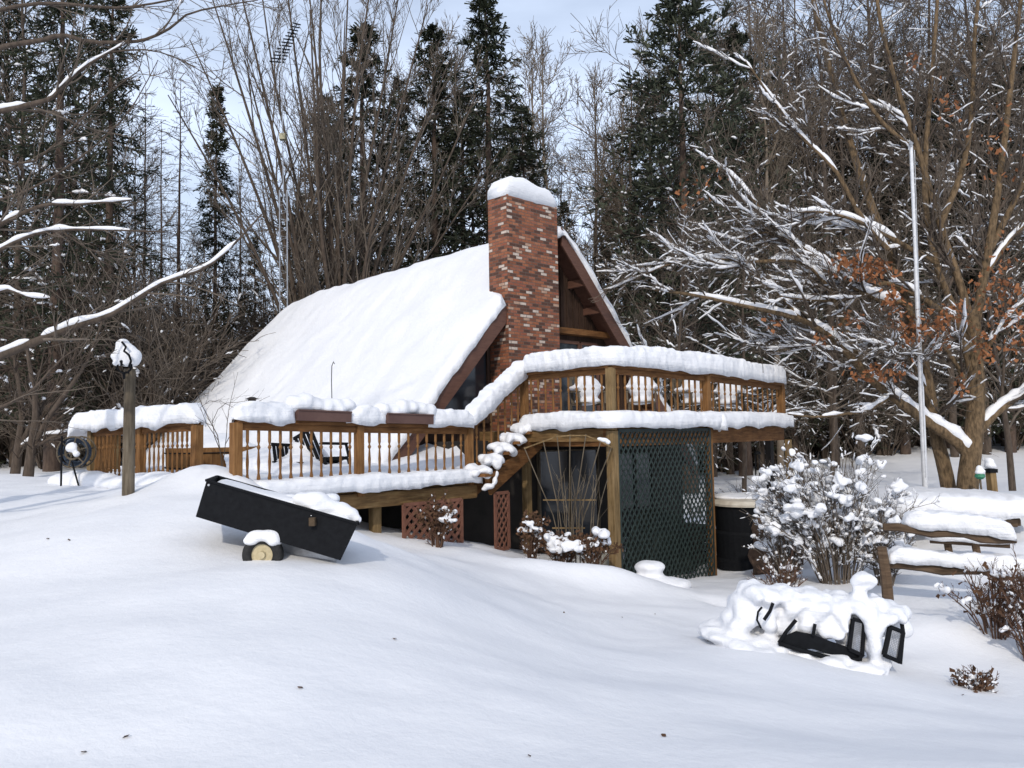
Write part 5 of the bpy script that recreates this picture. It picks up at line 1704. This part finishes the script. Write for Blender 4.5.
# pale bucket and storage below the deck
q = gpx(598, 12.9); root = thing('bucket', 'pale plastic bucket standing under the deck beside the corner post', 'bucket', q)
m = MB(); m.tube([q, q + Vector((0, 0, .34)), q + Vector((0, 0, .36)), q + Vector((0, 0, .36)), q + Vector((0, 0, .05))], [.13, .155, .165, .145, .12], 20); m.build('pail', simple('pale_plastic', (.35, .34, .3), (.45, .44, .4), 8, .5), root, smooth=True)
m = MB(); m.tube([q + Vector((-.16, 0, .33)), q + Vector((-.1, -.13, .25)), q + Vector((.1, -.13, .25)), q + Vector((.16, 0, .33))], .005, 5); m.build('handle', M_GREYMETAL, root)

# ------------------------------------------------------------------ round black tub with pale lid, right under the deck
q = gpx(744, 14.9); root = thing('covered_tub', 'black round barrel like tub with a pale snowy lid under the deck end', 'tub', q)
m = MB(); m.tube([q + Vector((0, 0, z)) for z in (-.1, .05, .10, .55, .60, 1.02, 1.06)], [.60, .60, .57, .60, .57, .61, .63], 32); m.build('shell', M_BLACK, root, smooth=False)
m = MB(); m.tube([q + Vector((0, 0, z)) for z in (1.062, 1.10, 1.16, 1.20)], [.67, .68, .60, .3], 32); m.build('lid', simple('pale_lid', (.42, .37, .3), (.62, .58, .5), 4, .7), root, smooth=False)
snow_blob('snow_cap', [(q + Vector((-.1, .1, 1.2)), (.5, .45, .07)), (q + Vector((.25, -.1, 1.18)), (.35, .35, .08))], root, voxel=.03, amp=.02)
q = gpx(768, 13.5); root = thing('rock_pile', 'brown boulder capped with snow beside the black tub', 'rock', q)
bm = bmesh.new(); bmesh.ops.create_icosphere(bm, subdivisions=4, radius=1)
for v in bm.verts:
    p = Vector((v.co.x * .42, v.co.y * .35, v.co.z * .85)); f = 1 + .5 * nz(p, 2.2, 3) + .18 * nz(p, 7, 1); v.co = p * f
me = bpy.data.meshes.new('boulder'); bm.to_mesh(me); bm.free(); me.materials.append(simple('brown_rock', (.05, .03, .02), (.13, .085, .06), 7, .95, bd=.03, bs=.8)); me.transform(Matrix.Translation(q + Vector((0, 0, .3))))
link('boulder', me, root)
snow_blob('snow_cap', [(q + Vector((-.05, -.05, 1.12)), (.22, .2, .10)), (q + Vector((.2, -.2, .75)), (.25, .2, .10)), (q + Vector((-.2, -.3, .5)), (.2, .14, .09))], root, voxel=.02, amp=.02)

q = gpx(655, 14.6); root = thing('covered_grill', 'dark covered grill made wide to darken the space behind the green lattice', 'grill', q)  # stands for a rounded dark object; made wide to darken the opening
M_TARP = simple('dark_cover', (.010, .014, .012), (.022, .028, .024), 3, .7, bd=.03, bs=.5)
bm = bmesh.new(); bmesh.ops.create_cube(bm, size=1); bmesh.ops.subdivide_edges(bm, edges=bm.edges, cuts=9, use_grid_fill=True)
for v in bm.verts:
    x, y, z = v.co.x, v.co.y, v.co.z + .5
    k = 1 - .25 * z - .12 * z * z
    p = g_ * (x * 1.25 * k) + r_ * (y * .75 * k) + Vector((0, 0, z * 1.15 - .12 * (abs(x) * 2) ** 3 * z))
    f = 1 + .05 * nz(p, 4, 2); v.co = Vector((p.x * f, p.y * f, p.z))
me = bpy.data.meshes.new('cover'); bm.to_mesh(me); bm.free(); me.materials.append(M_TARP); me.transform(Matrix.Translation(q)); me.polygons.foreach_set('use_smooth', [True] * len(me.polygons)); link('cover', me, root)
for sx in (-.5, .5):
    for sy in (-.25, .25):
        m = MB(); a = q + g_ * sx + r_ * sy; m.tube([a - Vector((0, 0, .1)), a + Vector((0, 0, .2))], .02, 6); m.build('leg', M_BLACK, root)
q = gpx(690, 15.2); root = thing('darkening_crate', 'dark crate added to darken the view behind the right side of the green lattice', 'crate', q)  # added dark box that covers bright snow seen through the lattice
m = MB()
for k in range(5):
    z = .08 + k * .15; a = q - g_ * .45 + Vector((0, 0, z)); b = q + g_ * .45 + Vector((0, 0, z))
    m.beam(a, b, .03, .13); m.beam(a + r_ * .6, b + r_ * .6, .03, .13); m.beam(a, a + r_ * .6, .03, .13); m.beam(b, b + r_ * .6, .03, .13)
m.build('boards', M_DARK, root)
m = MB(); m.beam(q - g_ * .48 + r_ * .3 + Vector((0, 0, .78)), q + g_ * .48 + r_ * .3 + Vector((0, 0, .78)), .68, .05); m.build('lid', M_DARK, root)

# wind chime
tp = P(757, 452, 16.2); root = thing('wind_chime', 'dark wind chime hanging below the raised deck', 'wind chime', tp)
m = MB(); m.tube([Vector((tp.x, tp.y, ZU - .05)), tp], .004, 5); m.tube([tp + Vector((0, 0, .02)), tp, tp - Vector((0, 0, .05))], [.02, .07, .08], 10); m.build('top', M_BLACK, root)
for k in range(4):
    a = k * 1.57 + .4; p_ = tp + Vector((math.cos(a) * .055, math.sin(a) * .055, -.06)); m = MB(); m.tube([p_, p_ - Vector((0, 0, .34 + .05 * k))], .013, 8); m.build('tube', M_BLACK, root)

# snow mushroom on a stump by the lattice
q = gpx(646, 11.9); root = thing('stump', 'small stump under a mushroom cap of snow before the green lattice', 'stump', q)
m = MB(); m.tube([q - Vector((0, 0, .1)), q + Vector((0, 0, .22))], [.12, .09], 14); m.build('wood', M_FENCE, root)
snow_blob('snow_cap', [(q + Vector((0, 0, .24)), (.24, .2, .10)), (q + Vector((.0, 0, .14)), (.20, .18, .16)), (q + Vector((-.05, -.05, .0)), (.42, .34, .14)), (q + Vector((.3, -.05, -.02)), (.3, .3, .11)), (q + Vector((-.4, -.05, -.02)), (.3, .3, .12))], root, voxel=.022, amp=.015)

# ------------------------------------------------------------------ flagpole
b = gpx(922.5, 15.3); root = thing('flagpole', 'tall thin pale metal flagpole rising in front of the spreading tree', 'flagpole', b)
tp = P(911, 146, 15.3)
m = MB(); m.tube([b - Vector((0, 0, .3)), b.lerp(tp, .33)], .052, 14); m.tube([b.lerp(tp, .33), b.lerp(tp, .66)], .044, 14); m.tube([b.lerp(tp, .66), tp], .035, 14)
m.build('pole', M_POLE, root, smooth=False)
m = MB(); m.tube([tp, tp + Vector((0, 0, .05)), tp + Vector((0, 0, .1))], [.02, .05, .01], 10); m.tube([tp + Vector((0, -.04, -.02)), tp + Vector((-.08, -.06, -.02)), tp + Vector((-.08, -.06, -.1))], .012, 6); m.build('truck', M_GREYMETAL, root)
m = MB(); a = P(928, 480, 15.25); m.tube([P(914.5, 150, 15.25), P(920, 320, 15.22), P(925.6, 478, 15.25)], .006, 5); m.build('halyard', M_GREYMETAL, root)

# ------------------------------------------------------------------ split rail fence
Yf = 10.2
b = gpx(881.5, 10.0); root = thing('rail_fence', 'old split rail fence with thick snow along both rails at the right', 'fence', b)
def fpost(u, Y, vtop, w=.13, nm='post'):
    p = gpx(u, Y); t = P(u, vtop, Y); m = MB(); m.tube([p - Vector((0, 0, .3)), p.lerp(t, .5) + Vector((.01, 0, 0)), t], [w * .55, w * .52, w * .48], 7); return m.build(nm, M_FENCE, root)
fpost(881.5, 10.0, 547)
r1a, r1b = P(883, 527, 10.15), P(1016, 541, 9.7)
r2a, r2b = P(884, 564, 10.1), P(1045, 577, 9.6)
r3a, r3b = P(890, 602, 10.4), P(1000, 590, 11.5)
def rail(a, b, r):
    m = MB(); n = 9; pts = [a.lerp(b, k / (n - 1)) + Vector((0, 0, .02 * math.sin(k * 1.7))) for k in range(n)]
    m.tube(pts, [r * (1 + .15 * math.sin(k * 2.3)) for k in range(n)], 7); return m.build('rail', M_FENCE, root, smooth=False)
rail(r1a, r1b, .05); rail(r2a, r2b, .06)
p3 = gpx(1045, 9.6); fpost(1045, 9.6, 530); 
m = MB()
snow_rolls('rail_snow', [([r1a + Vector((.25, 0, .035)), r1b + Vector((.0, 0, .035))], .26, .21), ([r2a + Vector((.03, 0, .045)), r2b + Vector((0, 0, .045))], .24, .17)], root, drip=.05, noise_amp=.045)
# far return of the fence
root = thing('rail_fence', 'second short run of rail fence, half sunk in snow behind the first', 'fence', gpx(960, 12.0))
for (u, Y, vt) in ((947, 12.3, 540), (975, 12.0, 542)):
    p = gpx(u, Y); t = P(u, vt, Y); m = MB(); m.tube([p - Vector((0, 0, .3)), t], [.06, .055], 7); m.build('post', M_FENCE, root)
m = MB(); m.tube([P(930, 540, 12.4), P(1010, 545, 11.8)], .05, 7); m.build('rail', M_FENCE, root)
snow_rolls('rail_snow', [([P(925, 538, 12.4), P(1012, 543, 11.8)], .28, .16)], root, drip=.03)
# low snowy ledge of stacked timbers behind the fence
root = thing('timber_bed', 'low timber edged bed under a flat slab of snow before the spreading tree', 'garden bed', gpx(935, 13.6))
a, b_ = P(868, 521, 13.3), P(1016, 523, 12.9); a2, b2 = P(880, 497, 14.9), P(1003, 496, 14.6)
m = MB(); m.beam(a, b_, .14, .12); m.beam(a2, b2, .14, .1); m.beam(b_, b2, .14, .1); m.build('timber', M_FENCE, root, bevel=.01)
sheetrows = []
snow_rolls('snow_slab', [([a.lerp(a2, .45) + Vector((-.1, 0, -.02)), b_.lerp(b2, .45) + Vector((.1, 0, -.02))], 2.1, .34)], root, drip=.05, noise_amp=.045)

# posts by the tree
for (u, vt, Y, nm, lab) in ((1, 1, 1, 1, 1),):
    pass
b = gpx(991, 14.9); root = thing('wooden_post', 'short wooden post with a dark collar and tall snow cap beside the tree', 'post', b)
t = P(990.5, 471, 14.9); m = MB(); m.post(b - Vector((0, 0, .3)), t, .13, .13, (1, .2, 0)); m.build('shaft', M_POST, root, bevel=.008)
m = MB(); m.post(t - Vector((0, 0, .03)), t + Vector((0, 0, .04)), .17, .17, (1, .2, 0)); m.build('collar', M_BLACK, root)
snow_blob('snow_cap', [(t + Vector((0, 0, .10)), (.10, .10, .08)), (t + Vector((0, 0, .19)), (.09, .09, .07))], root, voxel=.018)
b = gpx(980, 14.7); root = thing('bird_feeder', 'small green topped feeder on a stake between trunk and short post', 'bird feeder', b)
t = P(980, 478, 14.7); m = MB(); m.tube([b - Vector((0, 0, .2)), t], .018, 6); m.build('stake', M_GREYPOST, root)
m = MB(); m.tube([t - Vector((0, 0, .02)), t + Vector((0, 0, .02)), t + Vector((0, 0, .07)), t + Vector((0, 0, .08))], [.05, .09, .08, .03], 12); m.build('tray', M_GREEN, root)
snow_blob('snow_cap', [(t + Vector((0, 0, .11)), (.09, .09, .06)), (t + Vector((-.02, 0, .17)), (.06, .06, .06))], root, voxel=.016)
b = gpx(995, 13.9); root = thing('stake', 'short dark stake with a snowy knob in front of the snow capped post', 'stake', b)
t = P(994, 508, 13.9); m = MB(); m.post(b - Vector((0, 0, .3)), t, .07, .07, (1, .3, 0)); m.build('shaft', M_FENCE, root)
snow_blob('snow_cap', [(t + Vector((0, 0, .04)), (.09, .08, .05))], root, voxel=.016)

# ------------------------------------------------------------------ tipped mesh bench
Yb = 7.75
def B(u, v, d=0): return P(u, v, Yb + d)
root = thing('metal_bench', 'black metal mesh bench lying tipped over and mostly buried in snow', 'bench', gpx(835, Yb))
M_MESH = simple('bench_mesh', (.25, .26, .28), (.4, .41, .43), 10, .5, metallic=.5)
def frame_panel(q, d, nm='mesh_panel', w=.035):
    m = MB()
    for a, b in zip(q, q[1:] + q[:1]): m.beam(a, b, w, .03, (0, 1, 0))
    f = m.build(nm, M_BLACK, root, bevel=.004)
    m = MB(); n = 9
    for k in range(1, n):
        s = k / n
        m.beam(q[0].lerp(q[1], s), q[3].lerp(q[2], s), .006, .006, (0, 1, 0))
    for k in range(1, 2 * n):
        s = k / n / 2
        m.beam(q[0].lerp(q[3], s) + Vector((0, .006, 0)), q[1].lerp(q[2], s) + Vector((0, .006, 0)), .006, .006, (0, 1, 0))
    m.build('wire_mesh', M_MESH, f)
frame_panel([B(849, 649), B(862, 655), B(864, 622), B(853, 619)], 0)
frame_panel([B(884, 655, -.12), B(898, 661, -.08), B(903, 632, -.0), B(890, 627, -.04)], 0, w=.04)
m = MB()
pl = [(779, 646), (784, 636), (796, 631), (812, 634), (830, 641), (848, 647), (863, 655), (862, 661), (850, 661), (830, 654), (812, 649), (795, 650)]
f_ = [B(u, v, .02) for u, v in pl]; k_ = [B(u, v, .07) for u, v in pl]; n = len(pl)
m.add(f_ + k_, [tuple(range(n)), tuple(range(n, 2 * n))[::-1]] + [(i, (i + 1) % n, n + (i + 1) % n, n + i) for i in range(n)]); m.build('seat', M_BLACK, root)
m = MB(); m.tube([B(779, 643), B(800, 650), B(830, 658), B(858, 660), B(863, 654)], .022, 8); m.tube([B(779, 643), B(786, 632), B(796, 620)], .018, 8)
m.build('seat_frame', M_BLACK, root, smooth=True)
m = MB(); m.tube([B(761, 628), B(757, 620), B(758, 612), B(762, 607)], .010, 6); m.build('armrest', M_BLACK, root)
m = MB(); m.tube([B(764, 620), B(770, 611), B(773, 603)], .016, 6); m.build('armrest', M_BLACK, root)
m = MB(); m.tube([B(813, 636), B(815, 624)], .016, 6); m.build('leg', M_BLACK, root)
m = MB(); m.tube([B(900, 664, -.05), B(903, 632, .0), B(901, 618, .1)], .02, 8); m.build('leg', M_BLACK, root)
balls = []
def bl(u, v, rx, rz=None, d=.25, ry=None):
    rx = rx * Yb / F; rz = (rz or rx * F / Yb) * Yb / F; balls.append((B(u, v, d), (rx, ry or rx, rz)))
for t_ in range(16):
    s = t_ / 15; u = 752 + 140 * s
    bl(u, 592 + 18 * s + 2 * math.sin(t_ * 1.9), 13, 10 + 2 * math.sin(t_ * 2.1), .32, .3)
    bl(u, 606 + 18 * s, 14, 14, .42, .3)
bl(742, 612, 14, 22, .4, .3); bl(735, 625, 14, 14, .4, .3); bl(748, 603, 12, 14, .3)
bl(770, 622, 9, 16, .22, .12); bl(782, 620, 9, 16, .22, .12); bl(790, 608, 9, 12, .15, .12)
bl(806, 622, 7, 12, .1, .1); bl(824, 622, 8, 16, .12, .1); bl(838, 634, 8, 8, .05, .1); bl(845, 628, 5, 6, -.02, .06); bl(820, 608, 12, 12, .1, .15)
bl(840, 612, 10, 9, .08, .12); bl(872, 625, 9, 24, .0, .12); bl(874, 645, 9, 22, .0, .12); bl(880, 660, 9, 10, .05, .12); bl(868, 612, 12, 12, .05, .15)
bl(890, 616, 13, 7, .05, .16); bl(898, 614, 9, 8, .1, .15); bl(856, 606, 12, 10, .1, .15)
bl(722, 632, 24, 9, .5, .4); bl(735, 641, 20, 9, .3, .4); bl(752, 648, 22, 8, .2, .4); bl(770, 655, 20, 6, .1, .3); bl(826, 660, 22, 6, .05, .2); bl(800, 656, 12, 5, .05, .1); bl(845, 667, 22, 6, .0, .2); bl(868, 668, 18, 8, -.02, .2); bl(775, 645, 14, 7, .2, .2)
for (uu, vv) in ((800, 622), (812, 616), (825, 620), (838, 624), (848, 632), (815, 630), (832, 634), (790, 626), (845, 645), (800, 634)): bl(uu, vv, 9, 8, .2, .08)
bl(860, 592, 8, 9, .15, .09); bl(862, 580, 12, 7, .15, .13); bl(866, 587, 7, 5, .12, .08); bl(760, 640, 18, 12, .35, .3); bl(858, 600, 10, 8, .15, .1)
bl(836, 620, 9, 9, .2, .1); bl(842, 636, 8, 9, .2, .1)
snow_blob('snow_cover', balls, root, voxel=.02, amp=.028, fs=9, sm_it=2)

# ------------------------------------------------------------------ roof antenna mast
b = Vector(P(281, 300, 26)); b = Vector((b.x, b.y, gz(b.x, b.y)))
root = thing('antenna_mast', 'thin lattice antenna mast with a slanted toothed aerial above the roof', 'antenna', b)
for (u) in (279.5, 287):
    a = P(u + 1, 300, 26); a.z = b.z; m = MB(); m.tube([a, P(u, 190, 26)], .022, 6); m.build('rail', M_GREYMETAL, root)
m = MB()
for k in range(26):
    a = P(280.2, 300 - k * 4.3, 26); c_ = P(287.5, 300 - (k + .5 * (-1) ** k) * 4.3, 26); m.tube([a, c_], .007, 4)
m.build('rungs', M_GREYMETAL, root)['kind'] = 'stuff'
m = MB(); m.tube([P(283.5, 200, 26), P(281.5, 45, 26)], .02, 6); m.build('mast', M_GREYMETAL, root)
m = MB(); m.tube([P(277, 62, 26), P(297, 24, 26.6)], .018, 6); m.build('boom', M_BLACK, root)
m = MB()
for k in range(13):
    s = k / 12; c_ = P(277, 62, 26).lerp(P(297, 24, 26.6), s); w_ = .28 - .17 * s
    m.tube([c_ + Vector((-w_ * .75, -.15, -.05)), c_ + Vector((w_ * .75, .15, .05))], .024, 5)
m.build('elements', M_BLACK, root)['kind'] = 'stuff'
m = MB(); c_ = P(283, 137, 26); m.post(c_ - Vector((0, 0, .1)), c_ + Vector((0, 0, .1)), .2, .2); m.build('junction_box', simple('box_paint', (.3, .28, .18), (.4, .38, .26), 5, .6), root)

# garden hook, roof vent
b = P(332, 405, 11.4); root = thing('plant_hook', 'thin dark hook rising from the snowy planter box', 'hook', b)
m = MB(); m.tube([b, P(331.5, 380, 11.4), P(331.8, 366, 11.4), P(333.5, 361.5, 11.4), P(334.5, 364, 11.4)], .006, 5); m.build('rod', M_BLACK, root)
q = P(252, 400.5, 17.9)
root = thing('roof_vent', 'small dark pipe vent just showing through the roof snow', 'vent', q)
m = MB(); m.tube([q - Vector((0, 0, .3)), q + Vector((0, 0, .03))], .09, 12); m.build('pipe', M_DARK, root)
m = MB(); m.tube([q + Vector((0, 0, .03)), q + Vector((0, 0, .08))], [.16, .05], 12); m.build('cap', M_DARK, root)

# stray leaves and seed heads on the snow
me_l = MB(); me_l.add([(-.03, -.01, .004), (0, -.022, .012), (.035, -.004, .006), (.028, .018, .014), (-.005, .024, .004), (-.034, .012, .012)], [(0, 1, 2, 3, 4, 5)])
lm = me_l.build('fallen_leaf', M_DRY, link_=False)
for (u, v) in ((84, 755), (126, 740), (69, 541), (48, 540), (529, 758), (664, 737), (622, 618), (655, 615), (708, 641), (564, 613), (963, 696), (395, 640), (300, 690)):
    # march along the pixel's ray to the snow
    Y = 2.5
    while Y < 20:
        p = P(u, v, Y)
        if p.z < gz(p.x, p.y): break
        Y += .02
    if Y >= 19: continue
    o = bpy.data.objects.new('fallen_leaf', lm); COL.objects.link(o)
    o.location = (p.x, p.y, gz(p.x, p.y) + .004); o.rotation_euler = (rng.uniform(-.4, .4), rng.uniform(-.4, .4), rng.uniform(0, 6)); s = rng.uniform(.35, .6); o.scale = (s, s, s)
    tag(o, 'tiny dark fallen leaf lying on the open foreground snow', 'leaf', 'fallen leaves on the snow')
